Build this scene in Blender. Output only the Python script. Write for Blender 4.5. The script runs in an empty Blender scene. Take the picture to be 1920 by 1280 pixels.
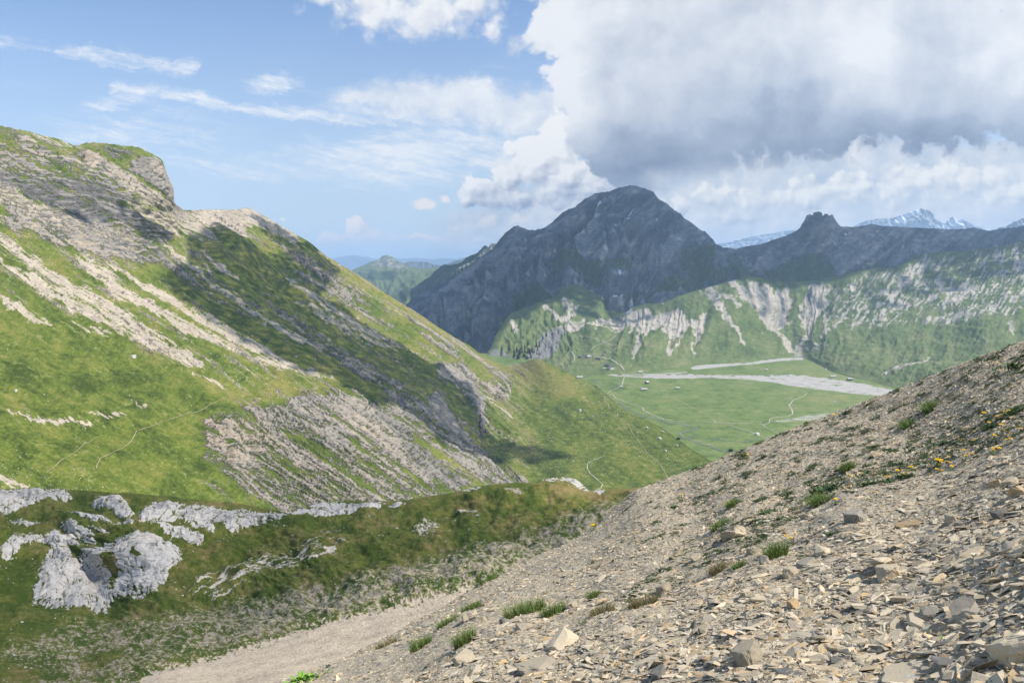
import bpy, bmesh, math, random
import numpy as np
from mathutils import Vector, Matrix
C = bpy.context.scene.collection
SC = bpy.context.scene
RNG = np.random.default_rng(7)
random.seed(7)
PITCH = math.atan(130/1280.0); CP, SP = math.cos(PITCH), math.sin(PITCH)
# ------------------------------------------------------------------ camera
cd = bpy.data.cameras.new('camera'); cam = bpy.data.objects.new('camera', cd); C.objects.link(cam)
cd.sensor_width = 36; cd.lens = 24; cd.clip_start = 0.1; cd.clip_end = 200000
cam.location = (0, 0, 0); cam.rotation_euler = (math.pi/2 - PITCH, 0, 0)
SC.camera = cam
# ------------------------------------------------------------------ light
SUN_EL, SUN_AZ = math.radians(52), math.radians(97)      # azimuth clockwise from +y (view direction) towards +x
SUN = np.array([math.cos(SUN_EL)*math.sin(SUN_AZ), math.cos(SUN_EL)*math.cos(SUN_AZ), math.sin(SUN_EL)])
ld = bpy.data.lights.new('sun', 'SUN'); ld.energy = 5.0; ld.angle = math.radians(0.5); ld.color = (1, .945, .855)
sun = bpy.data.objects.new('sun', ld); C.objects.link(sun)
sun.rotation_euler = Vector(SUN).to_track_quat('Z', 'Y').to_euler()
SC.view_settings.view_transform = 'Standard'; SC.view_settings.look = 'None'
SC.view_settings.gamma = 1; SC.view_settings.use_curve_mapping = False
EXPO = 0.34; SC.view_settings.exposure = EXPO
SC.cycles.use_denoising = True
SC.cycles.max_bounces = 5; SC.cycles.diffuse_bounces = 2; SC.cycles.glossy_bounces = 1
SC.cycles.volume_bounces = 1; SC.cycles.transmission_bounces = 1; SC.cycles.transparent_max_bounces = 4

# ------------------------------------------------------------------ node expressions
class E:
    """a socket with arithmetic; builds Math nodes"""
    def __init__(s, nt, sock): s.nt, s.s = nt, sock
    def _m(s, op, b=None, c=None, clamp=False):
        n = s.nt.nodes.new('ShaderNodeMath'); n.operation = op; n.use_clamp = clamp
        for i, v in enumerate((s, b, c)):
            if v is None: continue
            if isinstance(v, E): s.nt.links.new(v.s, n.inputs[i])
            else: n.inputs[i].default_value = v
        return E(s.nt, n.outputs[0])
    def __add__(s, b): return s._m('ADD', b)
    def __radd__(s, b): return s._m('ADD', b)
    def __sub__(s, b): return s._m('SUBTRACT', b)
    def __rsub__(s, b): return (s*-1)+b
    def __mul__(s, b): return s._m('MULTIPLY', b)
    def __rmul__(s, b): return s._m('MULTIPLY', b)
    def __truediv__(s, b): return s._m('DIVIDE', b)
    def max(s, b): return s._m('MAXIMUM', b)
    def min(s, b): return s._m('MINIMUM', b)
    def pow(s, b): return s._m('POWER', b)
    def smax(s, b, k): return s._m('SMOOTH_MAX', b, k)
    def ma(s, b, c): return s._m('MULTIPLY_ADD', b, c)
    def sat(s): return s._m('ADD', 0.0, clamp=True)
    def step(s, a, b, t='SMOOTHSTEP'):
        n = s.nt.nodes.new('ShaderNodeMapRange'); n.interpolation_type = t
        n.clamp = True
        s.nt.links.new(s.s, n.inputs[0])
        n.inputs[1].default_value = a; n.inputs[2].default_value = b
        n.inputs[3].default_value = 0; n.inputs[4].default_value = 1
        return E(s.nt, n.outputs[0])
def lin(c):
    return tuple(((v/255)/12.92 if v/255 <= .04045 else ((v/255+.055)/1.055)**2.4) for v in c)
def mixc(nt, f, a, b):
    n = nt.nodes.new('ShaderNodeMix'); n.data_type = 'RGBA'; n.clamp_factor = True
    for i, v in ((0, f), (6, a), (7, b)):
        if isinstance(v, E): nt.links.new(v.s, n.inputs[i])
        elif i == 0: n.inputs[0].default_value = v
        else: n.inputs[i].default_value = (*v, 1)
    return E(nt, n.outputs[2])
def vec(nt, x, y, z=0.0):
    n = nt.nodes.new('ShaderNodeCombineXYZ')
    for i, v in enumerate((x, y, z)):
        if isinstance(v, E): nt.links.new(v.s, n.inputs[i])
        else: n.inputs[i].default_value = v
    return E(nt, n.outputs[0])
def vmath(nt, op, a, b=None, c=None):
    n = nt.nodes.new('ShaderNodeVectorMath'); n.operation = op
    for i, v in enumerate((a, b, c)):
        if v is None: continue
        if isinstance(v, E): nt.links.new(v.s, n.inputs[i])
        else: n.inputs[i].default_value = v
    return E(nt, n.outputs['Value' if op in ('LENGTH', 'DISTANCE', 'DOT_PRODUCT') else 0])
def noise(nt, v, scale, detail=4, rough=.5, dist=0.0, dims='3D', col=False, lac=2.0):
    n = nt.nodes.new('ShaderNodeTexNoise'); n.noise_dimensions = dims
    if v is not None: nt.links.new(v.s, n.inputs['Vector'])
    n.inputs['Scale'].default_value = scale; n.inputs['Detail'].default_value = detail
    n.inputs['Roughness'].default_value = rough; n.inputs['Distortion'].default_value = dist
    n.inputs['Lacunarity'].default_value = lac
    return E(nt, n.outputs[1 if col else 0])
def voro(nt, v, scale, detail=0, rough=.5, feature='SMOOTH_F1'):
    n = nt.nodes.new('ShaderNodeTexVoronoi'); n.voronoi_dimensions = '2D'; n.feature = feature
    nt.links.new(v.s, n.inputs['Vector'])
    n.inputs['Scale'].default_value = scale; n.inputs['Detail'].default_value = detail
    n.inputs['Roughness'].default_value = rough
    if 'Smoothness' in n.inputs: n.inputs['Smoothness'].default_value = .5
    return E(nt, n.outputs['Distance'])

# ------------------------------------------------------------------ world: Nishita sky and clouds
def build_world():
    w = bpy.data.worlds.new("World"); SC.world = w; w.use_nodes = True
    nt = w.node_tree
    for n in list(nt.nodes): nt.nodes.remove(n)
    out = nt.nodes.new('ShaderNodeOutputWorld'); bg = nt.nodes.new('ShaderNodeBackground')
    nt.links.new(bg.outputs[0], out.inputs[0]); STR = 0.1; bg.inputs[1].default_value = STR
    w.cycles.sampling_method = 'MANUAL'; w.cycles.sample_map_resolution = 512
    sky = nt.nodes.new('ShaderNodeTexSky'); sky.sky_type = 'NISHITA'; sky.sun_disc = False
    sky.sun_elevation = SUN_EL; sky.sun_rotation = SUN_AZ; sky.altitude = 2000
    sky.air_density = 1.35; sky.dust_density = 1.6; sky.ozone_density = 1.3
    tc = nt.nodes.new('ShaderNodeTexCoord')
    sx = nt.nodes.new('ShaderNodeSeparateXYZ'); nt.links.new(tc.outputs['Generated'], sx.inputs[0])
    X, Y, Z = (E(nt, sx.outputs[i]) for i in range(3))
    F = (Y*CP - Z*SP); f = F.max(0.12)
    U = X/f*12.8 + 9.6; V = (Y*SP + Z*CP)/f*-12.8 + 6.4           # a plane of directions, 100 px per unit
    p0 = vec(nt, U, V)
    # domain warp
    wn = noise(nt, p0, .55, 5, .55, col=True)
    wv = vmath(nt, 'MULTIPLY_ADD', vmath(nt, 'SUBTRACT', wn, (.5, .5, .5)), (1.3, 1.0, 0), p0)
    wv_s = vmath(nt, 'MULTIPLY_ADD', vmath(nt, 'SUBTRACT', wn, (.5, .5, .5)), (.5, .35, 0), p0)
    def blobs(p, lst, k=.25):
        r = None
        for (cx, cy, rx, ry) in lst:
            q = vmath(nt, 'MULTIPLY_ADD', p, (1/rx, 1/ry, 0), (-cx/rx, -cy/ry, 0))
            l = 1.0 - vmath(nt, 'LENGTH', q)
            if ry < 1: l = l*ry**.5
            r = l if r is None else (r.smax(l, k) if k else r.max(l))
        return r
    def gauss(p, cx, cy, rx, ry):
        q = vmath(nt, 'MULTIPLY_ADD', p, (1/rx, 1/ry, 0), (-cx/rx, -cy/ry, 0))
        return vmath(nt, 'LENGTH', q).step(1.0, 0.0)
    def seg(p, a, b, w0):
        dx, dy = b[0]-a[0], b[1]-a[1]; L2 = dx*dx+dy*dy
        pa = vmath(nt, 'SUBTRACT', p, (a[0], a[1], 0))
        t = vmath(nt, 'DOT_PRODUCT', pa, (dx/L2, dy/L2, 0)).sat()
        c = vec(nt, t*dx, t*dy)
        return (vmath(nt, 'DISTANCE', pa, c)/w0).step(1.0, 0.0)
    k = 1/STR*2**-EXPO
    def cl(rgb): return tuple(v*k for v in lin(rgb))
    col = E(nt, sky.outputs[0])
    hs = nt.nodes.new('ShaderNodeHueSaturation'); nt.links.new(col.s, hs.inputs['Color'])
    hs.inputs['Saturation'].default_value = 1.05; hs.inputs['Value'].default_value = 1.62*2**-EXPO
    col = vmath(nt, 'MULTIPLY', E(nt, hs.outputs[0]), (.95, .965, 1.05))
    # milky air towards the horizon
    hz = V.step(-.5, 4.8, 'LINEAR')
    col = mixc(nt, hz.pow(1.2)*.84, col, cl((200, 216, 233)))
    # high veil and wisps
    fw = vmath(nt, 'MULTIPLY_ADD', vmath(nt, 'SUBTRACT', noise(nt, p0, 2.6, 6, .62, col=True), (.5, .5, .5)), (.55, .38, 0), wv_s)
    n1 = noise(nt, vmath(nt, 'MULTIPLY', fw, (.5, 2.2, 1)), 1.0, 7, .62)
    n2 = noise(nt, vmath(nt, 'MULTIPLY', fw, (1.1, 3.6, 1)), 2.6, 7, .66)
    def brush(items):
        r = None
        for it in items:
            g = seg(fw, it[1], it[2], it[3])*it[4] if it[0] == 's' else gauss(fw, *it[1:5])*it[5]
            r = g if r is None else r.max(g)
        return r
    veil = brush([('g', 7.6, 2.95, 4.2, 1.1, .9), ('g', 9.3, 2.95, 2.6, .8, .85), ('g', 4.4, 3.15, 3.2, .6, .6), ('s', (2.2, 1.63), (4.2, 1.95), .30, .72), ('s', (4.0, 1.93), (8.2, 2.38), .22, .66), ('s', (5.2, 2.0), (8.3, 2.32), .34, .5),
                  ('s', (2.5, 1.75), (1.7, 2.05), .5, .55), ('s', (1.7, 2.1), (3.4, 2.8), .5, .52), ('s', (3.3, 2.8), (5.9, 3.3), .4, .42), ('s', (.0, 1.55), (2.4, 1.8), .3, .3), ('s', (1.1, 1.0), (3.6, 1.28), .30, .68), ('s', (2.3, 1.05), (2.8, 1.15), .34, .5),
                  ('s', (-.6, .75), (.8, .9), .34, .5), ('g', 5.1, 1.58, 1.0, .42, .95), ('g', 9.4, 1.2, 2.4, .4, .25), ('g', 2.5, 2.6, 4.2, 1.5, .55), ('g', 5.6, 1.75, 1.4, .3, .35)])
    rot = vec(nt, U*.97 + V*.22, V*.97 - U*.22)
    n4 = noise(nt, vmath(nt, 'MULTIPLY_ADD', vmath(nt, 'SUBTRACT', wn, (.5, .5, .5)), (.9, .5, 0), vmath(nt, 'MULTIPLY', rot, (.55, 3.4, 1))), 1.7, 8, .68)
    dn = (veil*1.0 + ((n1 - .5)*1.3 + (n2 - .5)*1.1 + (n4 - .5)*1.9)*veil.step(0, .5)*.8 - .20).step(.0, 1.05)
    col = mixc(nt, dn*1.12, col, cl((246, 249, 253)))
    # soft mid-level bank left of centre
    fb = noise(nt, wv, 1.6, 8, .62)
    b1 = blobs(fw, [(6.9, 1.78, .9, .26), (7.6, 1.78, 1.1, .4), (8.4, 1.9, 1.3, .5), (9.4, 2.05, 1.1, .5), (10.2, 2.1, 1.0, .55), (8.9, 1.7, .8, .28)], .3)
    d1 = (b1*1.3 + (fb - .5)*1.2 + (n2 - .5)*.5).step(-.2, .55)
    col = mixc(nt, d1*.95, col, mixc(nt, (fb*2.1 - .45).sat(), cl((200, 213, 233)), cl((252, 253, 255))))
    # cumulus: puffs from inverted Voronoi cells on a finely warped plane
    cw = vmath(nt, 'MULTIPLY_ADD', vmath(nt, 'SUBTRACT', noise(nt, p0, 3.2, 5, .6, col=True), (.5, .5, .5)), (.26, .22, 0), wv_s)
    fbl = noise(nt, wv_s, 1.1, 9, .58)
    LD = (-.075, -.085, 0)
    cwL = vmath(nt, 'ADD', cw, LD)
    def puff(p): return (1.0 - voro(nt, p, 2.3, 2.5, .5)*1.35)*.62 + noise(nt, p, 1.5, 6, .55)*.8
    pf, pfL = puff(cw), puff(cwL)
    fblL = noise(nt, vmath(nt, 'ADD', wv_s, (-.16, -.2, 0)), 1.1, 9, .58); rel_f = (fbl - fblL)
    def cumulus(col, lst, base, lo, hi, amp=.5, soft=.14, shade_h=1.0, op=1.0, bias=.5, kr=1.5):
        """blobs with a flatter, darker base at height 'base'; lit from the upper left"""
        f0, f1 = blobs(cw, lst, .12) + (pf - .75)*amp, blobs(cwL, lst, .12) + (pfL - .75)*amp
        flat = (V*-1.0 + (base + .04)) + (fbl - .5)*.45
        d = f0.step(0.0, soft)*flat.step(-.06, .14)
        up = (V*-1.0 + base)*(1/shade_h)
        s = (up*.55 + bias - .30 + (f0 - f1)*kr + (pf - .75)*.25).sat()
        return mixc(nt, d*op, col, mixc(nt, s, cl(lo), cl(hi)))
    far_hi, far_lo = (255, 246, 240), (200, 206, 222)
    col = cumulus(col, [(6.3, 4.44, .48, .2), (6.66, 4.26, .26, .32), (6.8, 4.42, .58, .24), (6.1, 4.48, .4, .12), (5.3, 4.06, .14, .12), (7.6, 4.48, .5, .11), (8.1, 4.5, .4, .12), (7.95, 3.9, .32, .18), (8.3, 3.82, .26, .16), (7.0, 3.97, .08, .07)], 4.54, far_lo, far_hi, .3, .16, .5, 1.1, .75, 1.2)
    # pale bank above the horizon
    bk = blobs(wv_s, [(9.2, 4.3, 1.3, .5), (12.5, 4.1, 3.5, .9), (16.8, 3.6, 4.0, 1.1), (19.5, 3.6, 3, 1.1), (15.8, 3.3, 4.5, .95), (13.0, 3.5, 2.0, .8)], .3)
    d = (bk + (fb - .5)*.5).step(0, .3)
    col = mixc(nt, d*.92, col, mixc(nt, (fbl*2.2 - .65 + (pf - pfL)*.6).sat(), cl((192, 204, 220)), cl((246, 244, 243))))
    col = cumulus(col, [(8.55, 4.32, .25, .13), (9.2, 4.2, .4, .2), (9.7, 4.15, .5, .2), (8.9, 4.5, .5, .11), (10.3, 4.2, .4, .15)], 4.6, (190, 201, 218), (250, 244, 240), .35, .2, .5, .95, .6, 1.2)
    col = cumulus(col, [(12.8, 3.9, .6, .4), (13.4, 3.75, .8, .5), (14.3, 3.7, .8, .5), (15.2, 3.7, .8, .5), (16.0, 3.55, .8, .45), (16.7, 3.75, .5, .45),
                        (13.8, 4.0, 1.2, .4), (17.8, 3.3, 1.6, .5), (19.0, 3.6, 1.2, .4)], 4.62, (180, 191, 210), (255, 253, 248), .5, .24, 1.5, .97, .68, 1.5)
    # bright tower on the left of the dark mass
    col = cumulus(col, [(9.0, 3.6, .55, .4), (9.5, 3.3, .6, .5), (10.2, 3.0, .85, .75), (10.7, 3.4, 1.0, .7), (9.7, 3.75, 1.0, .36), (8.75, 3.8, .3, .24), (10.5, 2.6, .6, .6), (11.2, 3.5, .8, .5)],
                  4.08, (142, 158, 188), (255, 255, 255), .45, .12, 1.0, 1.0, .72, 1.5)
    # upper-left cloud
    fld = blobs(fw, [(6.2, -.25, 1.0, .6), (7.0, .12, 1.1, .7), (8.0, .22, 1.2, .7), (8.8, .1, .9, .6), (9.3, .5, .42, .42), (7.5, -.8, 3, 1.2), (9.7, .85, .3, .3), (10.1, -.2, .5, .4)], .25) + (fb - .5)*.8 + (pf - .75)*.45
    d = fld.step(-.1, .5)
    s = (fb*1.3 + .12 + rel_f*1.2 + (pf - pfL)*.5 - (V - .2)*.35).sat()
    col = mixc(nt, d, col, mixc(nt, s, cl((206, 213, 228)), cl((249, 250, 252))))
    # the big dark mass on the right
    lst = [(10.5, .6, .8, .75), (10.95, 1.4, .85, 1.0), (11.2, 2.3, .8, .9), (11.7, 3.1, .8, .6), (12.0, 3.45, .85, .34), (12.6, 1.5, 2.2, 1.9), (12.9, 2.9, 1.3, .62), (10.95, .1, .7, 1.2),
                       (14.5, 1.6, 3.2, 1.85), (15.0, 0, 4.6, 2.4), (17.5, 1.3, 3.5, 1.85), (20.0, 1.2, 4, 1.8), (22, .3, 5, 2.7)]
    f0, f1 = blobs(cw, lst, .22) + (pf - .75)*.32, blobs(cwL, lst, .22) + (pfL - .75)*.32
    fld = (f0 + (fbl - .5)*.5 + (fb - .5)*.25).max(gauss(cw, 12.4, 1.6, 1.6, 2.4)*.8).max(gauss(cw, 12.6, .2, 2.0, 1.2)*.8)
    g3 = noise(nt, wv, .75, 7, .55)
    edge = U*.052 - .62                                              # the base line rises to the right
    lowcut = ((V + edge)*-1.0 + 3.46) + (fbl - .5)*.16 + (g3 - .5)*.26
    d = fld.step(0, .16)*lowcut.step(-.14, .42).max(U.step(12.7, 11.8))
    depth = ((V + edge)/3.45).sat()                                  # 0 top .. 1 base
    L = 0.66 - depth.pow(2.0)*.56
    L = L + gauss(wv, 16.1, 1.0, 1.3, 1.3)*.28 + gauss(wv, 18.9, .9, 1.4, 1.8)*.26 - gauss(wv, 14.3, 1.9, 2.2, 1.2)*.20 - gauss(wv, 16.8, 2.6, 3.5, .8)*.18
    L = L + gauss(wv_s, 10.4, .9, .8, 1.7)*.36 + gauss(wv_s, 10.7, 2.2, .9, 1.1)*.36 - gauss(wv_s, 12.2, 3.1, 1.3, .7)*.20
    g4 = noise(nt, vmath(nt, 'ADD', wv, (-.35, -.4, 0)), .75, 7, .55)
    L = (L + rel_f*.25 + (f0 - f1)*.28*(1.0 - U.step(10.5, 13.0)*.7) + (fb - .5)*.12 + (g3 - .5)*.32 + (g3 - g4)*.55 + .13).sat()
    cc = mixc(nt, L.step(0, .5, 'LINEAR'), cl((122, 136, 163)), cl((182, 194, 213)))
    cc = mixc(nt, L.step(.45, 1.0, 'LINEAR'), cc, cl((244, 246, 250)))
    col = mixc(nt, d, col, cc)
    # behind the camera and overhead: broken cloud for the light
    back = F.step(.25, .05)
    nb = noise(nt, E(nt, tc.outputs['Generated']), 2.2, 5, .55)
    plain = mixc(nt, nb.step(.5, .62)*.8, E(nt, hs.outputs[0]), cl((205, 210, 220)))
    col = mixc(nt, back, col, plain)
    nt.links.new(col.s, bg.inputs[0])
build_world()

# ------------------------------------------------------------------ numpy noise
_perm = np.random.default_rng(3).permutation(256).astype(np.int64); _perm = np.concatenate([_perm, _perm])
_ang = np.random.default_rng(4).random(256)*2*np.pi
_gx, _gy = np.cos(_ang), np.sin(_ang)
def pn(x, y, seed=0):
    x = np.asarray(x, float) + seed*17.31; y = np.asarray(y, float) + seed*7.77
    xi = np.floor(x).astype(np.int64); yi = np.floor(y).astype(np.int64); fx = x-xi; fy = y-yi
    u = fx*fx*fx*(fx*(fx*6-15)+10); v = fy*fy*fy*(fy*(fy*6-15)+10)
    def g(ix, iy, dx, dy):
        h = _perm[_perm[ix & 255] + (iy & 255)]
        return _gx[h]*dx + _gy[h]*dy
    a = g(xi, yi, fx, fy); b = g(xi+1, yi, fx-1, fy); c = g(xi, yi+1, fx, fy-1); d = g(xi+1, yi+1, fx-1, fy-1)
    return ((a+(b-a)*u) + ((c+(d-c)*u)-(a+(b-a)*u))*v)*1.5      # about -1..1
def fbm(x, y, o=5, seed=0, gain=.5, lac=2.03):
    s = 0; a = 1; t = 0
    for i in range(o):
        s = s + a*pn(x, y, seed+i*3); t += a; a *= gain; x = x*lac; y = y*lac
    return s/t*1.35
def ridged(x, y, o=5, seed=0, gain=.5):
    s = 0; a = 1; t = 0
    for i in range(o):
        s = s + a*(1-np.abs(pn(x, y, seed+i*3))*1.6); t += a; a *= gain; x = x*2.03; y = y*2.03
    return s/t
def sst(x, a, b):
    t = np.clip((x-a)/(b-a), 0, 1); return t*t*(3-2*t)
def seg_dist(PX, PY, pts):
    d = np.full(PX.shape, 1e9); tt = np.zeros(PX.shape); n = len(pts)-1
    for i in range(n):
        ax, ay = pts[i][:2]; bx, by = pts[i+1][:2]; dx, dy = bx-ax, by-ay
        t = np.clip(((PX-ax)*dx+(PY-ay)*dy)/(dx*dx+dy*dy+1e-9), 0, 1)
        q = np.hypot(PX-ax-t*dx, PY-ay-t*dy); m = q < d
        d = np.where(m, q, d); tt = np.where(m, (i+t), tt)
    return d, tt
def inside(PX, PY, poly):
    r = np.zeros(PX.shape, bool); n = len(poly); j = n-1
    for i in range(n):
        xi, yi = poly[i]; xj, yj = poly[j]
        if yi != yj:
            r ^= ((yi > PY) != (yj > PY)) & (PX < (xj-xi)*(PY-yi)/(yj-yi)+xi)
        j = i
    return r
def sdf(PX, PY, poly):
    """signed distance in px, positive inside; computed only near the polygon"""
    out = np.full(PX.shape, -200.0); xs = [p[0] for p in poly]; ys = [p[1] for p in poly]
    m = (PX > min(xs)-80) & (PX < max(xs)+80) & (PY > min(ys)-80) & (PY < max(ys)+80)
    if m.any():
        x, y = PX[m], PY[m]; d, _ = seg_dist(x, y, list(poly)+[poly[0]])
        out[m] = np.where(inside(x, y, poly), d, -d)
    return out
def soft(PX, PY, poly, w=8): return sst(sdf(PX, PY, poly), -w, w)
def stroke(PX, PY, pts):
    """pts (x, y, halfwidth); 1 on the line, 0 outside"""
    out = np.zeros(PX.shape); W = max(p[2] for p in pts)*1.6+3
    xs = [p[0] for p in pts]; ys = [p[1] for p in pts]
    m = (PX > min(xs)-W) & (PX < max(xs)+W) & (PY > min(ys)-W) & (PY < max(ys)+W)
    if m.any():
        d, t = seg_dist(PX[m], PY[m], pts)
        w = np.interp(t, range(len(pts)), [p[2] for p in pts])
        out[m] = sst(d/w, 1.9, .2)
    return out
def tps(ctrl, log=False):
    """thin plate spline through (px, py, Y) in 1/Y (a plane in space is linear in it)"""
    c = np.array(ctrl, float); X = c[:, :2]/100; z = 1/c[:, 2]*1000; n = len(X)
    def U(r2): return np.where(r2 > 0, r2*np.log(r2+1e-12), 0)
    K = U(((X[:, None]-X[None])**2).sum(-1)) + np.eye(n)*1e-3*0
    Pm = np.c_[np.ones(n), X]; A = np.zeros((n+3, n+3)); A[:n, :n] = K + np.eye(n)*.02; A[:n, n:] = Pm; A[n:, :n] = Pm.T
    w = np.linalg.solve(A, np.r_[z, 0, 0, 0])
    lo, hi = z.min()*.8, z.max()*1.25
    def f(PX, PY):
        x = PX/100; y = PY/100; s = w[n] + w[n+1]*x + w[n+2]*y
        for i in range(n): s = s + w[i]*U((x-X[i, 0])**2+(y-X[i, 1])**2)
        return 1000/np.clip(s, lo, hi)
    return f
def slopes(px, py):
    """x/y and z/y of the line of sight through a photo pixel"""
    t = (640-py)/1280.0; s = (px-960)/1280.0; dy = CP + t*SP
    return s/dy, (-SP + t*CP)/dy
def project(P):
    x, y, z = P[..., 0], P[..., 1], P[..., 2]; f = y*CP - z*SP; u = y*SP + z*CP
    return 960+1280*x/f, 640-1280*u/f

# ------------------------------------------------------------------ objects
def tag(o, label=None, cat=None, group=None, kind=None):
    if label: o['label'] = label
    if cat: o['category'] = cat
    if group: o['group'] = group
    if kind: o['kind'] = kind
    return o
def mesh_np(name, V, faces_flat, loop_tot, mat, smooth=True, attrs=None, parent=None):
    me = bpy.data.meshes.new(name); nv = len(V)
    me.vertices.add(nv); me.vertices.foreach_set('co', np.ascontiguousarray(V, dtype=np.float32).ravel())
    nl = len(faces_flat); me.loops.add(nl); me.loops.foreach_set('vertex_index', np.asarray(faces_flat, dtype=np.int32))
    lt = np.asarray(loop_tot, dtype=np.int32); ls = np.concatenate([[0], np.cumsum(lt)[:-1]]).astype(np.int32)
    me.polygons.add(len(lt)); me.polygons.foreach_set('loop_start', ls); me.polygons.foreach_set('loop_total', lt)
    me.polygons.foreach_set('use_smooth', np.full(len(lt), smooth, dtype=bool))
    for k, a in (attrs or {}).items():
        at = me.attributes.new(k, 'FLOAT_COLOR', 'POINT'); at.data.foreach_set('color', np.ascontiguousarray(a, dtype=np.float32).ravel())
    me.update(calc_edges=True)
    if mat: me.materials.append(mat)
    o = bpy.data.objects.new(name, me); C.objects.link(o)
    if parent: o.parent = parent
    return o
def empty(name, loc=(0, 0, 0), rz=0):
    o = bpy.data.objects.new(name, None); C.objects.link(o); o.location = loc; o.rotation_euler = (0, 0, rz); return o

SHEETS = {}
SHADE = []            # (points, shaded 0/1, height of the shadow-casting cloud)
def sheet(key, name, mat, x0, x1, nu, top, bot, nv, Yf, disp=None, masks=None, back=(0, 0), shade=None, H=3500, floor=None, amp_top=.3, vpow=1.0, fade=14):
    px = np.linspace(x0, x1, nu); t = np.linspace(0, 1, nv)**vpow
    T = np.interp(px, *zip(*top)) if not callable(top) else top(px)
    B = np.interp(px, *zip(*bot)) if not callable(bot) else bot(px)
    kw = max(3, int(26/(px[1]-px[0])))|1; ker = np.hanning(kw+2)[1:-1]; ker /= ker.sum(); Ts = np.convolve(np.pad(T, kw//2, mode='edge'), ker, 'valid')
    PX = np.repeat(px[None], nv, 0); PY = B[None]*(1-t[:, None]) + Ts[None]*t[:, None] + (T-Ts)[None]*t[:, None]**9
    if floor is not None:
        fl = np.interp(px, *zip(*floor)); Y = Yf(PX, np.minimum(PY, fl[None]))
    else: Y = Yf(PX, PY)
    a, b = slopes(PX, PY)
    P = np.stack([a*Y, Y, b*Y], -1)
    du = np.gradient(P, axis=1); dv = np.gradient(P, axis=0); N = np.cross(du, dv)
    N /= np.linalg.norm(N, axis=-1, keepdims=True)+1e-9
    s = np.sign((N*P).sum(-1, keepdims=True)); N = -N*np.where(s == 0, 1, s)
    if disp is not None:
        w = max(1, int(13/(px[1]-px[0]))); Tm = np.max([np.roll(T, k) for k in range(-w, w+1)], 0); f = amp_top + (1-amp_top)*sst(PY-np.minimum(Tm, T+60)[None], 0, fade)
        P = P + N*(disp(PX, PY, P)*f)[..., None]
    M = masks(PX, PY, P) if masks else np.zeros(PX.shape+(4,))
    SHEETS[key] = (px, Ts, B, P, N, vpow, T-Ts)
    if shade is not None: SHADE.append((P.reshape(-1, 3), shade(PX, PY).ravel(), H))
    rows = [P]; mr = [M]
    if back[0] > 0:
        base = P[-1]; dirn = base[:, :2]/np.linalg.norm(base[:, :2], axis=1, keepdims=True)
        for k in (.04, .15, .4, 1.0):
            q = base.copy(); q[:, :2] += dirn*back[0]*k; q[:, 2] -= back[0]*k*back[1] + back[0]*.02*k
            rows.append(q[None]); mr.append(M[-1:])
    G = np.concatenate(rows, 0); MM = np.concatenate(mr, 0); nr = G.shape[0]
    i = np.arange(nr*nu).reshape(nr, nu)
    q = np.stack([i[:-1, :-1], i[:-1, 1:], i[1:, 1:], i[1:, :-1]], -1).reshape(-1, 4)
    o = mesh_np(name, G.reshape(-1, 3), q.ravel(), np.full(len(q), 4), mat, True, {'m': MM.reshape(-1, 4)})
    tag(o, kind='structure')
    return o
def on(key, px, py):
    """point and normal of the built surface at a photo pixel"""
    ax, T, B, P, N, vp, dT = SHEETS[key]; nv, nu = P.shape[:2]
    px = np.asarray(px, float); py = np.asarray(py, float)
    u = np.clip((px-ax[0])/(ax[1]-ax[0]), 0, nu-1.001); i = u.astype(int); fu = u-i
    t_ = np.interp(px, ax, T); b_ = np.interp(px, ax, B)
    d_ = np.interp(px, ax, dT); tt = np.clip((b_-py)/(b_-t_), 0, 1)
    for _ in range(4): tt = np.clip((b_-py+d_*tt**9)/(b_-t_), 0, 1)
    v = tt**(1/vp)*(nv-1); v = np.clip(v, 0, nv-1.001); j = v.astype(int); fv = v-j
    def L(A):
        fu_, fv_ = fu[..., None], fv[..., None]
        return (A[j, i]*(1-fu_)+A[j, i+1]*fu_)*(1-fv_)+(A[j+1, i]*(1-fu_)+A[j+1, i+1]*fu_)*fv_
    return L(P), L(N)

# ------------------------------------------------------------------ materials
def new_mat(name, rough=.9, spec=.2):
    m = bpy.data.materials.new(name); m.use_nodes = True; nt = m.node_tree
    b = nt.nodes['Principled BSDF']; b.inputs['Roughness'].default_value = rough
    b.inputs['Specular IOR Level'].default_value = spec
    return m, nt, b
def plain_mat(name, c, var=.15, scale=5, rough=.85, spec=.2, bump=0):
    m, nt, b = new_mat(name, rough, spec); tc = nt.nodes.new('ShaderNodeTexCoord'); v = E(nt, tc.outputs['Object'])
    n = noise(nt, v, scale, 4, .6)
    nt.links.new(mixc(nt, n.step(.3, .7), tuple(x*(1-var) for x in c), tuple(x*(1+var) for x in c)).s, b.inputs['Base Color'])
    if bump:
        bp = nt.nodes.new('ShaderNodeBump'); bp.inputs['Strength'].default_value = bump; nt.links.new(n.s, bp.inputs['Height']); nt.links.new(bp.outputs[0], b.inputs['Normal'])
    return m
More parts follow.
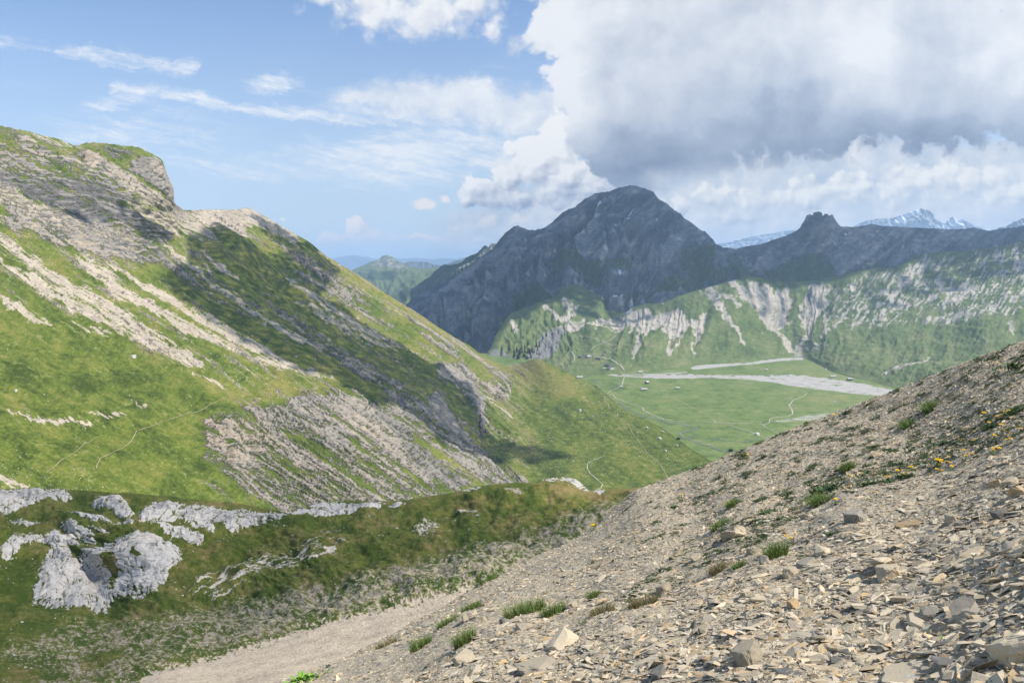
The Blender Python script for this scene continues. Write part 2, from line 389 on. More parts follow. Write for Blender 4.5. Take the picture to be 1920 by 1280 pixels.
def terrain_mat(name, g1, g2, g3, r1, r2, r3, s1, s2, sc, bump=.6, bdist=1.0, sharp=.18, snow=False, gvar=1.0, md=1.0, rk=2.2):
    """attribute m: r bare rock, g loose scree, b grass tint, a rock tint (snow where snow=True). sc = size in m of the finest speckle"""
    m, nt, b = new_mat(name, .95, .1)
    at = nt.nodes.new('ShaderNodeAttribute'); at.attribute_name = 'm'
    sp = nt.nodes.new('ShaderNodeSeparateColor'); nt.links.new(at.outputs['Color'], sp.inputs[0])
    R, G, B = (E(nt, sp.outputs[i]) for i in range(3)); A = E(nt, at.outputs['Alpha'])
    tc = nt.nodes.new('ShaderNodeTexCoord'); v = E(nt, tc.outputs['Object'])
    nf = noise(nt, v, 1/sc, 5, .65); nm = noise(nt, v, 1/(sc*6), 6, .6); nl = noise(nt, v, 1/(sc*45), 4, .55)
    vs = vmath(nt, 'MULTIPLY', v, (1, 1, 3.2)); nst = noise(nt, vs, 1/(sc*4), 5, .65)
    gt = (B + (nm-.5)*.9*gvar + (nf-.5)*.5*gvar)
    g = mixc(nt, gt.step(.0, .5, 'LINEAR'), g1, g2); g = mixc(nt, gt.step(.5, 1.0, 'LINEAR'), g, g3)
    rt = A + (nst-.5)*1.0 + (nl-.5)*.5
    r = mixc(nt, rt.step(.0, .5, 'LINEAR'), r1, r2); r = mixc(nt, rt.step(.55, 1.05, 'LINEAR'), r, r3)
    r = mixc(nt, nst.step(.47, .33)*.55, r, tuple(x*.35 for x in r1))
    s = mixc(nt, ((nm*.5+nf*.5).step(.35, .65)*.7 + (A-.5)*.8 + .1).sat(), s1, s2)
    br = (nf-.5)*.7 + (nm-.5)*.5
    nv = noise(nt, v, 1/(sc*.45), 3, .7); br = br + (nv-.5)*.55
    rm = (R + br).step(.5-sharp, .5+sharp); sm = (G + br*1.3).step(.5-sharp*1.8, .5+sharp*1.8)
    c = mixc(nt, sm, g, s); c = mixc(nt, rm, c, r)
    mod = nf.step(.32, .68, 'LINEAR')*(.34*md) + nm.step(.3, .7, 'LINEAR')*(.22*md) + (1-.26*md); cs = vmath(nt, 'SCALE', c); nt.links.new(mod.s, cs.s.node.inputs['Scale']); c = cs
    nt.links.new(c.s, b.inputs['Base Color'])
    bp = nt.nodes.new('ShaderNodeBump'); bp.inputs['Strength'].default_value = bump; bp.inputs['Distance'].default_value = bdist
    h = (nf*.5 + nm*1.2 + (nst*rk)*rm.max(.15)); nt.links.new(h.s, bp.inputs['Height']); nt.links.new(bp.outputs[0], b.inputs['Normal'])
    return m
# ================================================================== terrain
KZ = -430.0                                     # height of the valley plain below the camera
def plainY(px, py):
    a, b = slopes(px, py); return KZ/np.minimum(b, -.02)
# ---- far ranges -----------------------------------------------------------
M_FAR = terrain_mat('far_rock', (.045, .07, .03), (.10, .135, .055), (.14, .16, .075), (.12, .12, .12), (.2, .2, .19), (.28, .27, .25), (.22, .21, .19), (.3, .28, .25), 60, .3, 20)
def rough(top, amp, fr, seed):
    xs, ys = zip(*top)
    return lambda px: np.interp(px, xs, ys) - amp*fbm(px/fr, px*0, 5, seed) - amp*.4*np.abs(fbm(px/fr*3, px*0+3, 3, seed+9))
def m_rocky(r, b=.4, a=.5, thr=None):
    def f(PX, PY, P):
        n = fbm(PX/18, PY/9, 4, 31)
        R = np.clip(r + n*.6, 0, 1)
        return np.stack([R, R*0+.1, PX*0+b, PX*0+a+n*.3], -1)
    return f
sheet('far0', 'mountain', M_FAR, 560, 1000, 220, rough([(560, 492), (640, 482), (665, 478), (700, 485), (760, 484), (800, 484), (840, 486), (880, 482), (930, 484), (1000, 480)], 3, 30, 5),
      [(560, 560), (1000, 560)], 20, lambda x, y: 36000+0*x, masks=m_rocky(.6), back=(3000, .4))
sheet('far1', 'mountain', M_FAR, 730, 960, 200, rough([(730, 510), (752, 494), (768, 490), (800, 492), (815, 496), (832, 498), (850, 490), (872, 485), (890, 484), (960, 486)], 2, 12, 6),
      [(730, 560), (960, 560)], 40, lambda x, y: 17000+0*x, masks=m_rocky(.75, .3, .5), back=(2000, .4),
      disp=lambda PX, PY, P: ridged(PX/9, PY/25, 4, 3)*120)
def mk_hill(PX, PY, P):
    n = fbm(PX/22, PY/10, 5, 41); n2 = fbm(PX/7, PY/4, 4, 44)
    R = soft(PX, PY, [(690, 497), (715, 480), (735, 480), (762, 498), (775, 510), (745, 503), (715, 500)], 6)*.55 + n2*.25
    forest = np.clip(soft(PX, PY, [(676, 520), (700, 513), (735, 510), (748, 516), (742, 524), (715, 528), (700, 533), (690, 530)], 3) + soft(PX, PY, [(735, 560), (765, 548), (772, 552), (766, 562), (745, 572)], 3)
             + sst(n2, .42, .5)*sst(PX, 760, 800)*sst(PY, 520, 530), 0, 1)
    b = .62 + n*.25 - forest*1.6
    return np.stack([np.clip(R, 0, 1)*(1-forest), PX*0, b, PX*0+.8], -1)
sheet('far2', 'hill', M_FAR, 630, 970, 420, rough([(630, 530), (660, 506), (675, 499), (695, 491), (710, 485), (716, 480), (726, 479), (738, 484), (752, 493), (765, 501), (785, 504), (800, 503), (825, 503), (850, 508), (880, 505), (970, 520)], 1.2, 9, 7),
      [(630, 640), (970, 640)], 130, tps([(660, 505, 10500), (722, 480, 11000), (830, 502, 10500), (940, 520, 10500), (660, 600, 7600), (800, 600, 7000), (940, 600, 7000), (760, 540, 8800)]),
      masks=mk_hill, back=(2500, .35), disp=lambda PX, PY, P: (ridged(PX/40, PY/40, 3, 8)*60 + fbm(PX/60, PY/30, 3, 18)*90))
def mk_crest(PX, PY, P):
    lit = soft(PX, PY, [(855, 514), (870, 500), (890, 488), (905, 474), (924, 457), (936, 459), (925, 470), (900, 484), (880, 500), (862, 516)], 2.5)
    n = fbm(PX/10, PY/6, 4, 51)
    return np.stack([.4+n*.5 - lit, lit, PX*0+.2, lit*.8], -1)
def sh_crest(PX, PY):
    return 1-sdf(PX, PY, [(850, 520), (868, 502), (890, 488), (905, 474), (922, 452), (945, 452), (940, 520)]).clip(-1, 1)*.5-.5
sheet('far3', 'mountain', M_FAR, 770, 1010, 360, rough([(770, 545), (795, 528), (812, 515), (825, 502), (834, 497), (850, 498), (868, 493), (876, 484), (890, 478), (903, 470), (911, 461), (917, 465), (924, 457), (934, 459), (960, 455), (1010, 450)], 1, 7, 9),
      [(770, 620), (1010, 620)], 130, tps([(790, 530, 7400), (850, 497, 7300), (912, 461, 7000), (980, 455, 6600), (800, 600, 6200), (900, 600, 6000), (1000, 600, 6000)]),
      masks=mk_crest, back=(1500, .6), shade=sh_crest, disp=lambda PX, PY, P: ridged(PX/18, PY/40, 4, 12)*70)
M_SNOWY = terrain_mat('snowy_peak', (.1, .12, .14), (.1, .12, .14), (.1, .12, .14), (.30, .33, .37), (.38, .41, .45), (.46, .48, .51), (.8, .83, .88), (.7, .74, .8), 60, .3, 20)  # rock paled to blue-grey for snow dusting and in place of haze
def mk_snow(PX, PY, P):
    n = fbm(PX/10, PY/10, 4, 61)
    s = np.clip(stroke(PX, PY, [(1680, 414, 5), (1700, 405, 5), (1722, 394, 4)]) + soft(PX, PY, [(1673, 418), (1690, 410), (1700, 418)], 3) + soft(PX, PY, [(1772, 412), (1785, 404), (1800, 410), (1810, 425), (1780, 425)], 4)*.9
        + sst(n, .25, .5)*.8*sst(PX, 1660, 1700) + soft(PX, PY, [(1840, 428), (1870, 426), (1875, 440), (1840, 440)], 3) + soft(PX, PY, [(1345, 462), (1400, 448), (1400, 454), (1360, 466)], 4)*.6, 0, 1)
    return np.stack([.9-s, s, PX*0, PX*0+.5+n*.4], -1)
sheet('far4', 'mountain', M_SNOWY, 1600, 1960, 400, rough([(1600, 424), (1627, 412), (1650, 410), (1673, 409), (1700, 400), (1725, 391), (1740, 395), (1748, 400), (1752, 410), (1769, 420), (1778, 410), (1785, 406), (1796, 414), (1805, 411), (1826, 424), (1850, 430), (1870, 430), (1885, 424), (1900, 415), (1920, 407), (1960, 398)], 1.3, 8, 14),
      [(1600, 500), (1960, 500)], 60, lambda x, y: 19000-9000*sst(x, 1860, 1880), masks=mk_snow, back=(2500, .5), disp=lambda PX, PY, P: ridged(PX/14, PY/16, 4, 4)*220)
sheet('far5', 'mountain', M_SNOWY, 1300, 1560, 150, rough([(1300, 475), (1345, 458), (1375, 452), (1400, 446), (1430, 440), (1480, 432), (1560, 436)], 2, 16, 15),
      [(1300, 500), (1560, 500)], 40, lambda x, y: 21000+0*x, masks=mk_snow, back=(2500, .5), disp=lambda PX, PY, P: ridged(PX/14, PY/16, 4, 4)*160)

# ---- the dark massif with its horn ---------------------------------------
M_MASSIF = terrain_mat('massif', (.045, .075, .03), (.06, .09, .035), (.09, .10, .05), (.075, .088, .11), (.155, .172, .20), (.26, .258, .265), (.215, .22, .235), (.32, .31, .31), 10, .6, 5, md=.35)  # blue-grey rock, tinted bluer in place of more haze
TOP1 = [(700, 590), (760, 573), (775, 560), (790, 549), (806, 541), (822, 533), (838, 524), (855, 516), (870, 506), (888, 492), (905, 480), (925, 466), (938, 448), (950, 435), (962, 426), (969, 423), (980, 428), (990, 431), (1003, 432), (1020, 428),
        (1032, 420), (1045, 408), (1056, 398), (1066, 393), (1078, 389), (1088, 380), (1096, 374), (1103, 371), (1115, 363), (1130, 361), (1142, 360), (1155, 354), (1170, 350), (1186, 348), (1200, 351), (1215, 356), (1226, 362), (1235, 374), (1250, 382),
        (1265, 395), (1275, 400), (1283, 410), (1295, 417), (1308, 427), (1315, 433), (1322, 434), (1330, 443), (1336, 448), (1342, 458), (1355, 464), (1380, 467), (1400, 462), (1425, 459), (1450, 450), (1470, 444), (1488, 436), (1500, 428),
        (1504, 420), (1508, 414), (1512, 405), (1520, 402), (1524, 404), (1526, 398), (1536, 397), (1541, 400), (1543, 406), (1546, 402), (1551, 401), (1555, 406), (1558, 403), (1562, 404), (1565, 412), (1571, 420), (1576, 425), (1600, 426),
        (1620, 423), (1635, 420), (1655, 424), (1700, 426), (1740, 428), (1780, 430), (1810, 429), (1825, 426), (1845, 431), (1855, 433), (1880, 429), (1920, 424), (2000, 420)]
YF1 = tps([(700, 590, 5200), (806, 541, 5300), (888, 492, 5400), (969, 423, 5500), (1003, 432, 5750), (1103, 371, 6000), (1186, 348, 6100), (1283, 410, 6000), (1355, 464, 5900), (1450, 450, 5500), (1536, 397, 5200), (1620, 423, 5300), (1740, 428, 5400),
           (1860, 432, 5300), (2000, 420, 5200), (760, 660, 4500), (900, 680, 4200), (880, 600, 4700), (1000, 600, 4500), (1060, 540, 4800), (1100, 600, 4350), (1165, 570, 4450), (1160, 500, 5200), (1250, 570, 4550), (1300, 500, 5300), (1400, 560, 4500), (1400, 500, 5200),
           (1500, 560, 4300), (1540, 480, 4800), (1640, 540, 4300), (1740, 490, 4500), (1840, 490, 4400), (1960, 480, 4200), (1700, 600, 4000), (1900, 600, 3900)])
def mk1(PX, PY, P):
    n = fbm(PX/40, PY/25, 5, 71); n2 = fbm(PX/9, PY/6, 5, 72)
    st = fbm((PX*.62+PY*.78)/15, (PX*.78-PY*.62)/130, 5, 73)         # beds dipping to the left
    R = np.ones(PX.shape)*1.05
    gr = (soft(PX, PY, [(1020, 485), (1050, 480), (1085, 490), (1120, 500), (1190, 500), (1180, 520), (1120, 530), (1070, 525), (1030, 515)], 10)*.75 + soft(PX, PY, [(1275, 480), (1300, 465), (1340, 490), (1330, 520), (1290, 515), (1260, 500)], 10)*.75
         + soft(PX, PY, [(960, 570), (1000, 545), (1040, 560), (1100, 560), (1120, 600), (960, 640), (930, 610)], 12)*.9 + soft(PX, PY, [(1170, 590), (1230, 545), (1300, 520), (1420, 505), (1430, 530), (1300, 560)], 10)*.8
         + soft(PX, PY, [(1420, 520), (1450, 490), (1480, 485), (1500, 475), (1545, 470), (1565, 500), (1575, 540), (1500, 550), (1430, 550)], 8)*.95 + soft(PX, PY, [(1570, 540), (1580, 510), (1640, 488), (1700, 495), (1700, 520), (1600, 545)], 8)*.7
         + soft(PX, PY, [(1350, 500), (1400, 490), (1420, 500), (1380, 520)], 8)*.5 + soft(PX, PY, [(930, 590), (900, 560), (860, 600), (880, 660), (920, 660)], 15)*.35)
    R = R - gr*(1.05 + n*.9 + n2*.9)
    sc = (soft(PX, PY, [(1145, 572), (1150, 545), (1158, 525), (1170, 525), (1175, 550), (1172, 575)], 4)*1.0 + soft(PX, PY, [(1490, 440), (1520, 430), (1580, 430), (1700, 430), (1830, 432), (1850, 445), (1760, 460), (1690, 475), (1640, 490), (1590, 500), (1560, 480), (1540, 462), (1500, 465), (1440, 480), (1400, 490), (1380, 480), (1450, 455)], 8)*.9
          + soft(PX, PY, [(1180, 560), (1210, 520), (1260, 480), (1275, 480), (1250, 530), (1200, 575)], 9)*.5 + soft(PX, PY, [(1360, 475), (1420, 465), (1420, 490), (1380, 500), (1350, 490)], 8)*.5)
    R = R - sc*.75*sst(n2+st, -.6, .5)
    A = .42 + st*1.1 + n*.7 + n2*.12
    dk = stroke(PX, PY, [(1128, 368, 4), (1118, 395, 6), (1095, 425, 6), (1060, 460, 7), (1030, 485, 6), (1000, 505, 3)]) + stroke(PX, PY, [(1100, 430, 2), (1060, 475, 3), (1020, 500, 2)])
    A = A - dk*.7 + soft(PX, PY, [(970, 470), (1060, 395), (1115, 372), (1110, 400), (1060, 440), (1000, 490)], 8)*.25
    A = A + soft(PX, PY, [(1060, 500), (1110, 440), (1150, 500), (1130, 510)], 14)*.25
    sn = (stroke(PX, PY, [(1126, 379, 1.8), (1121, 389, 1.8), (1117, 398, 1.4)]) + stroke(PX, PY, [(1184, 405, 1), (1178, 412, 2)]) + soft(PX, PY, [(1173, 428), (1175, 420), (1178, 420), (1177, 427), (1174, 429)], 1)
          + stroke(PX, PY, [(1150, 432, 1.2), (1154, 430, 1.2)]) + stroke(PX, PY, [(1147, 448, 1.4), (1150, 456, 1.2)]) + stroke(PX, PY, [(1161, 526, 2.6), (1160, 532, 2.2)]) + stroke(PX, PY, [(1225, 428, 1), (1224, 430, 1)])
          + stroke(PX, PY, [(1153, 582, 1.2), (1164, 577, 1.2)]) + stroke(PX, PY, [(1586, 437, 1), (1589, 438, 1)]) + stroke(PX, PY, [(1860, 462, 1.2), (1868, 458, 1.2)]))
    R = np.where(sn > .3, 1.2, R)
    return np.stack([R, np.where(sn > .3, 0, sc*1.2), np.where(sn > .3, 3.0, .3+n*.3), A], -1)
def dp1(PX, PY, P):
    hor = soft(PX, PY, [(1490, 445), (1500, 425), (1510, 395), (1570, 395), (1580, 440)], 10)
    rk = 1-.75*soft(PX, PY, [(1380, 470), (1500, 440), (1600, 425), (2000, 425), (2000, 520), (1600, 560), (1400, 540)], 12)
    but = ridged((PX + 22*fbm(PX/70, PY/70, 3, 80))/46, PY/160, 3, 81)*185*rk + ridged((PX+(PY*.5))/17, PY/60, 3, 82)*13*(.45+.55*rk) + fbm((PX*.62+PY*.78)/10, (PX*.78-PY*.62)/70, 3, 83)*12*rk
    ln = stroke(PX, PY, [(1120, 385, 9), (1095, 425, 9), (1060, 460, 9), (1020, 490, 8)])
    g2 = ridged((PX-1560+ (PY-430)*.35)/17, (PY)/200, 2, 87)*20*(1-rk)
    return but - 60 - ln*60 + hor*12*ridged(PX/6, PY/30, 3, 85) + g2 + fbm(PX/5, PY/5, 3, 86)*3
# snow shows through the tint channel: extend the shader once
def add_snow(m, col=(.62, .66, .72)):
    nt = m.node_tree; b = nt.nodes['Principled BSDF']; at = [n for n in nt.nodes if n.type == 'ATTRIBUTE'][0]
    sp = [n for n in nt.nodes if n.type == 'SEPARATE_COLOR'][0]; src = b.inputs['Base Color'].links[0].from_socket
    f = E(nt, sp.outputs[2]).step(1.6, 2.2); nt.links.new(mixc(nt, f, E(nt, src), col).s, b.inputs['Base Color'])
add_snow(M_MASSIF)
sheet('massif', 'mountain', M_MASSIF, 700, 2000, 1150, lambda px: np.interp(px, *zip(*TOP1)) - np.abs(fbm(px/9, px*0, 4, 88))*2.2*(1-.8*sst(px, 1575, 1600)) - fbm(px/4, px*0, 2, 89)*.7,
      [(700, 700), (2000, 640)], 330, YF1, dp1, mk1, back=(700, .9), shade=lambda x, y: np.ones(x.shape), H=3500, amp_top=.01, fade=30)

# ---- green hill with the pale gullies, karst slope to the right -----------
M_HILL = terrain_mat('alp', (.066, .096, .032), (.112, .148, .050), (.170, .180, .078), (.20, .195, .185), (.38, .35, .305), (.48, .445, .39), (.33, .295, .25), (.44, .395, .335), 8, .6, 3, md=.6)
TOP2 = [(880, 690), (905, 672), (918, 655), (930, 625), (945, 600), (960, 585), (985, 575), (1010, 566), (1040, 556), (1062, 535), (1085, 531), (1105, 543), (1130, 556), (1150, 572), (1165, 582), (1180, 576), (1210, 568), (1240, 566), (1280, 551), (1320, 540),
        (1350, 531), (1385, 522), (1400, 516), (1450, 525), (1500, 528), (1540, 524), (1560, 518), (1610, 507), (1640, 500), (1680, 500), (1728, 474), (1760, 471), (1800, 470), (1860, 462), (1920, 449), (2000, 430)]
BOT2 = [(880, 740), (1000, 715), (1060, 705), (1100, 703), (1130, 702), (1200, 698), (1300, 684), (1400, 676), (1500, 669), (1530, 682), (1560, 697), (1620, 712), (1680, 728), (1760, 750), (2000, 800)]
def pz(x, y): return (x, y, float(plainY(np.array(x*1.), np.array(y*1.))))
YF2 = tps([pz(1060, 705), pz(1130, 702), pz(1200, 698), pz(1300, 684), pz(1400, 676), pz(1500, 669), pz(1560, 697), pz(1620, 712), pz(1680, 728), pz(1760, 750), pz(1900, 780),
           (900, 700, 3250), (905, 672, 3500), (945, 600, 3900), (1010, 566, 4150), (1085, 531, 4500), (1165, 582, 4250), (1240, 566, 4050), (1320, 540, 4050), (1400, 516, 4150), (1480, 530, 4250), (1560, 518, 4250), (1640, 500, 4250),
           (1730, 474, 4350), (1800, 470, 4300), (1920, 449, 4100), (2000, 430, 4000), (1116, 620, 3600), (1200, 620, 3450), (1310, 620, 3450), (1120, 665, 3250), (1400, 620, 3500), (1460, 610, 3700), (1515, 620, 3600), (1600, 600, 3600), (1740, 600, 3350), (1860, 610, 3000), (1920, 640, 2750),
           (1920, 560, 3300), (1020, 620, 3750), (1040, 670, 3330)])
FANS = [[(1116, 620), (1116, 594), (1130, 588), (1150, 592), (1162, 590), (1184, 579), (1217, 575), (1228, 581), (1245, 576), (1266, 574), (1280, 576), (1291, 592), (1310, 591), (1318, 578), (1326, 579), (1325, 600), (1320, 620), (1305, 640), (1300, 612), (1293, 606), (1277, 625),
          (1262, 630), (1255, 650), (1251, 628), (1239, 604), (1225, 614), (1212, 622), (1206, 618), (1196, 630), (1190, 612), (1183, 604), (1168, 612), (1155, 620), (1147, 606), (1132, 602), (1124, 606)],
        [(1400, 521), (1436, 530), (1460, 535), (1479, 530), (1490, 561), (1479, 589), (1487, 597), (1468, 613), (1456, 619), (1433, 600), (1416, 572), (1405, 545)],
        [(1501, 559), (1520, 534), (1545, 528), (1568, 530), (1548, 550), (1560, 561), (1534, 589), (1517, 629), (1507, 624), (1498, 590)]]
def mk2(PX, PY, P):
    n = fbm(PX/45, PY/30, 5, 91); n2 = fbm(PX/8, PY/6, 5, 92); wx = 7*fbm(PX/14, PY/14, 3, 93); wy = 5*fbm(PX/14, PY/14, 3, 94)
    X, Y = PX+wx, PY+wy
    S = np.zeros(PX.shape)
    for f in FANS: S = np.maximum(S, sst(sdf(X, Y, f), -3, 5)*1.0)
    # grass tongues that climb into the fans
    S = S - .55*sst(fbm(PX/13, PY/40, 3, 95), .25, .6)
    for s in ([(1330, 540, 12), (1345, 562, 9), (1352, 575, 5), (1366, 598, 5), (1384, 616, 4), (1396, 640, 2.5)], [(1350, 548, 3), (1372, 556, 6), (1385, 568, 4)], [(1372, 528, 5), (1395, 545, 9), (1412, 565, 6)], [(1197, 624, 3), (1193, 648, 3), (1185, 668, 3)], [(1214, 620, 2), (1205, 634, 1.5)],
              [(1255, 645, 3), (1256, 662, 5)], [(1302, 636, 3), (1299, 650, 2), (1305, 662, 1.5)], [(1458, 617, 4), (1475, 637, 4), (1478, 650, 4), (1492, 660, 4), (1503, 671, 5)], [(1512, 625, 4), (1497, 645, 4), (1495, 660, 4)], [(1425, 577, 2), (1400, 560, 4), (1388, 550, 3)],
              [(1545, 575, 3), (1550, 605, 2.5), (1548, 620, 4), (1536, 628, 4)], [(1560, 612, 3), (1585, 592, 2)], [(1598, 610, 4), (1603, 598, 3)], [(1690, 690, 3), (1720, 676, 3), (1745, 662, 2)], [(1650, 700, 1.5), (1690, 684, 2), (1740, 670, 1.5)], [(1240, 600, 2), (1262, 640, 2)], [(1140, 560, 3), (1146, 545, 2)], [(1125, 548, 3), (1133, 562, 2)],
              [(1050, 615, 6), (1075, 608, 7), (1095, 596, 4)], [(1020, 572, 3), (1045, 590, 5), (1060, 598, 4)], [(1062, 562, 6), (1070, 580, 8), (1064, 596, 5)], [(1085, 566, 3), (1080, 576, 3)], [(1105, 600, 1.2), (1150, 612, 1.2)], [(960, 600, 3), (968, 615, 4)], [(1895, 600, 5), (1900, 615, 4)], [(1660, 590, 2.5), (1652, 610, 2)], [(1185, 600, 2), (1180, 620, 1.5)], [(1280, 620, 2), (1270, 645, 1.5)]):
        S = np.maximum(S, stroke(X, Y, s)*.95)
    S = S*(.9 + n2*.5) + n2*.3 + n*.15
    karst = soft(PX, PY, [(1562, 540), (1620, 506), (1690, 500), (1735, 474), (1800, 472), (2000, 430), (2000, 575), (1900, 580), (1800, 596), (1740, 602), (1690, 600), (1640, 612), (1590, 600), (1560, 622), (1545, 600), (1556, 560)], 12)
    dirn = fbm((PX*.80+PY*.60)/5.2 + wx*.1, (PX*.60-PY*.80)/26, 5, 96)      # slabs run down to the left
    kb = .36 + .30*soft(PX, PY, [(1660, 540), (1690, 505), (1738, 476), (1746, 492), (1705, 530), (1670, 552)], 8) + .34*soft(PX, PY, [(1772, 556), (1800, 520), (1832, 524), (1812, 548), (1785, 570)], 6) + .35*soft(PX, PY, [(1885, 498), (1930, 458), (2000, 450), (2000, 490), (1910, 500)], 6)
    kb = kb + .28*soft(PX, PY, [(1640, 590), (1665, 560), (1720, 535), (1700, 560), (1670, 575), (1645, 600)], 6) + .3*soft(PX, PY, [(1735, 555), (1790, 520), (1780, 530), (1745, 562)], 5) - .25*soft(PX, PY, [(1790, 470), (1830, 480), (1835, 520), (1800, 510), (1780, 490)], 8) - .2*soft(PX, PY, [(1720, 560), (1760, 570), (1740, 600), (1690, 590)], 10) + .25*soft(PX, PY, [(1720, 590), (1860, 565), (1860, 580), (1730, 606)], 6)
    R = karst*(kb + .02 + dirn*.85 + n2*.4)
    cl_ = np.maximum(soft(X, Y, [(1026, 614), (1050, 611), (1062, 620), (1052, 632), (1044, 652), (1024, 674), (1000, 676), (985, 660), (1004, 646), (1016, 628)], 4), soft(X, Y, [(915, 664), (925, 652), (940, 655), (962, 668), (950, 684), (925, 680)], 5)*.9)
    R = np.maximum(R, cl_*(.8+n2*.5)); R = np.maximum(R, .46*soft(PX, PY, [(1500, 640), (1540, 632), (1560, 645), (1530, 660), (1500, 660)], 8) + n2*.12)
    R = np.maximum(R, (sst(n2+dirn*.5, .62, .75)*.45)*soft(PX, PY, [(1320, 620), (1500, 600), (1560, 640), (1920, 600), (1920, 700), (1600, 700), (1400, 668)], 20))
    A = .62 + dirn*.3 - cl_*.95
    B = .45 + n*.5 + n2*.35 + .15*sst(PY, 560, 680)
    B = B - .3*soft(PX, PY, [(1330, 625), (1400, 640), (1440, 660), (1380, 672), (1330, 650)], 10)
    return np.stack([R, S, B, A], -1)
def dp2(PX, PY, P):
    S = np.zeros(PX.shape)
    for f in FANS: S = np.maximum(S, sst(sdf(PX, PY, f), -10, 8))
    X = PX + 10*fbm(PX/50, PY/50, 3, 101)
    cx = X + (PY-600)*.12
    rid = (1-np.abs(fbm(cx/46, PY/200, 3, 102)))*26*sst(PX, 1080, 1120)*(1-.6*sst(PX, 1560, 1640))
    fl = sst(PY, 690, 640)
    g = -S*20 + S*ridged(X/8, PY/70, 3, 103)*9
    lft = (1-sst(PX, 1060, 1100))*(ridged(PX/24, PY/40, 4, 104)*30)
    k = sst(PX, 1540, 1640)*(fbm((PX*.8+PY*.6)/12, (PX*.6-PY*.8)/50, 5, 105)*5 + fbm(PX/90, PY/32, 3, 106)*20)
    kill = 1 - sst(YBOT(PX)-PY, 14, 0)
    return ((rid + g + lft)*(.3+.7*fl) + k - 30*fl + fbm(PX/9, PY/7, 4, 107)*3.5)*kill
def YBOT(PX): return np.interp(PX, *zip(*BOT2))
SH2 = [(870, 660), (925, 652), (935, 625), (955, 600), (990, 592), (1017, 570), (1047, 562), (1068, 553), (1064, 545), (1075, 540), (1090, 548), (1105, 556), (1132, 557), (1146, 568), (1165, 573), (1200, 570), (1282, 551), (1365, 527), (1400, 523), (1433, 526), (1455, 537), (1490, 537),
       (1517, 534), (1553, 528), (1605, 515), (1624, 504), (1673, 509), (1728, 479), (1783, 477), (1837, 477), (1865, 468), (1920, 455), (2000, 440), (2000, 300), (870, 300)]
def sh2(PX, PY):
    x = PX + 5*fbm(PX/30, PY/30, 3, 111); y = PY + 4*fbm(PX/25, PY/25, 3, 112)
    return np.maximum((sdf(x, y, SH2) > 0), np.maximum(sdf(x, y, [(1068, 553), (1085, 545), (1115, 552), (1130, 560), (1118, 568), (1085, 566)]) > 0, 0)).astype(float)
sheet('alp', 'hill', M_HILL, 880, 2000, 1050, lambda px: np.interp(px, *zip(*TOP2)) - fbm(px/14, px*0, 4, 113)*1.5, lambda px: np.interp(px, *zip(*BOT2))+10, 340, YF2, dp2, mk2, back=(120, .9), shade=sh2, H=3500, floor=BOT2, amp_top=.25)

# ---- valley plain ---------------------------------------------------------
M_VAL = terrain_mat('valley', (.080, .122, .034), (.130, .180, .050), (.195, .210, .078), (.3, .29, .27), (.4, .385, .36), (.5, .48, .45), (.37, .35, .325), (.39, .37, .34), 6, .3, 1)
BED = [(1120, 702), (1145, 703), (1160, 702), (1190, 705), (1210, 702), (1300, 701), (1370, 703), (1440, 703), (1500, 703), (1560, 710), (1600, 716), (1640, 723), (1680, 731), (1740, 741), (1740, 752), (1670, 743), (1600, 738), (1540, 731), (1500, 726), (1440, 716), (1380, 710), (1300, 709), (1230, 710), (1200, 708), (1150, 705)]
BED2 = [(1294, 689), (1310, 684), (1360, 682), (1400, 680), (1430, 675), (1470, 671), (1505, 670), (1505, 674), (1450, 678), (1420, 682), (1370, 686), (1340, 689), (1300, 693)]
def mkv(PX, PY, P):
    n = fbm(PX/50, PY/14, 5, 121); n2 = fbm(PX/12, PY/3.5, 5, 122); n3 = fbm(PX/26, PY/1.6, 4, 123)
    S = sst(sdf(PX+9*n2, PY+2.5*n2, BED), -1.5, 2.5)*1.05 - .75*sst(n3, .18, .5)*sst(PX, 1250, 1330) + .3*n2
    S = np.maximum(S, sst(sdf(PX+4*n2, PY+1*n2, BED2), -1.2, 1.5))
    S = np.maximum(S, .62*sst(sdf(PX, PY+2*n2, [(1440, 792), (1480, 784), (1540, 776), (1600, 768), (1680, 764), (1680, 780), (1560, 786), (1480, 790)]), -4, 4) + n3*.3)
    S = np.maximum(S, .5*sst(sdf(PX, PY, [(1150, 703), (1200, 700), (1290, 696), (1290, 701), (1150, 706)]), -2, 2)+n3*.3)
    S = np.maximum(S, .5*sst(n2+n*.4, .45, .8)*sst(PY, 790, 800))
    B = .5 + n*.45 + n2*.25 + .25*sst(PX, 1420, 1560) - .3*sst(n2, .3, .6)*sst(PY, 800, 810) + n3*.12 - .3*soft(PX, PY, [(1130, 705), (1160, 712), (1175, 730), (1150, 735), (1130, 720)], 5)
    return np.stack([PX*0, S, B, PX*0+.5], -1)
sheet('plain', 'valley_floor', M_VAL, 900, 2050, 900, [(900, 662), (2050, 662)], [(900, 960), (2050, 960)], 420, plainY, lambda PX, PY, P: fbm(P[..., 0]/90, P[..., 1]/90, 4, 125)*1.2*sst(PY, 665, 700), mkv, amp_top=1)

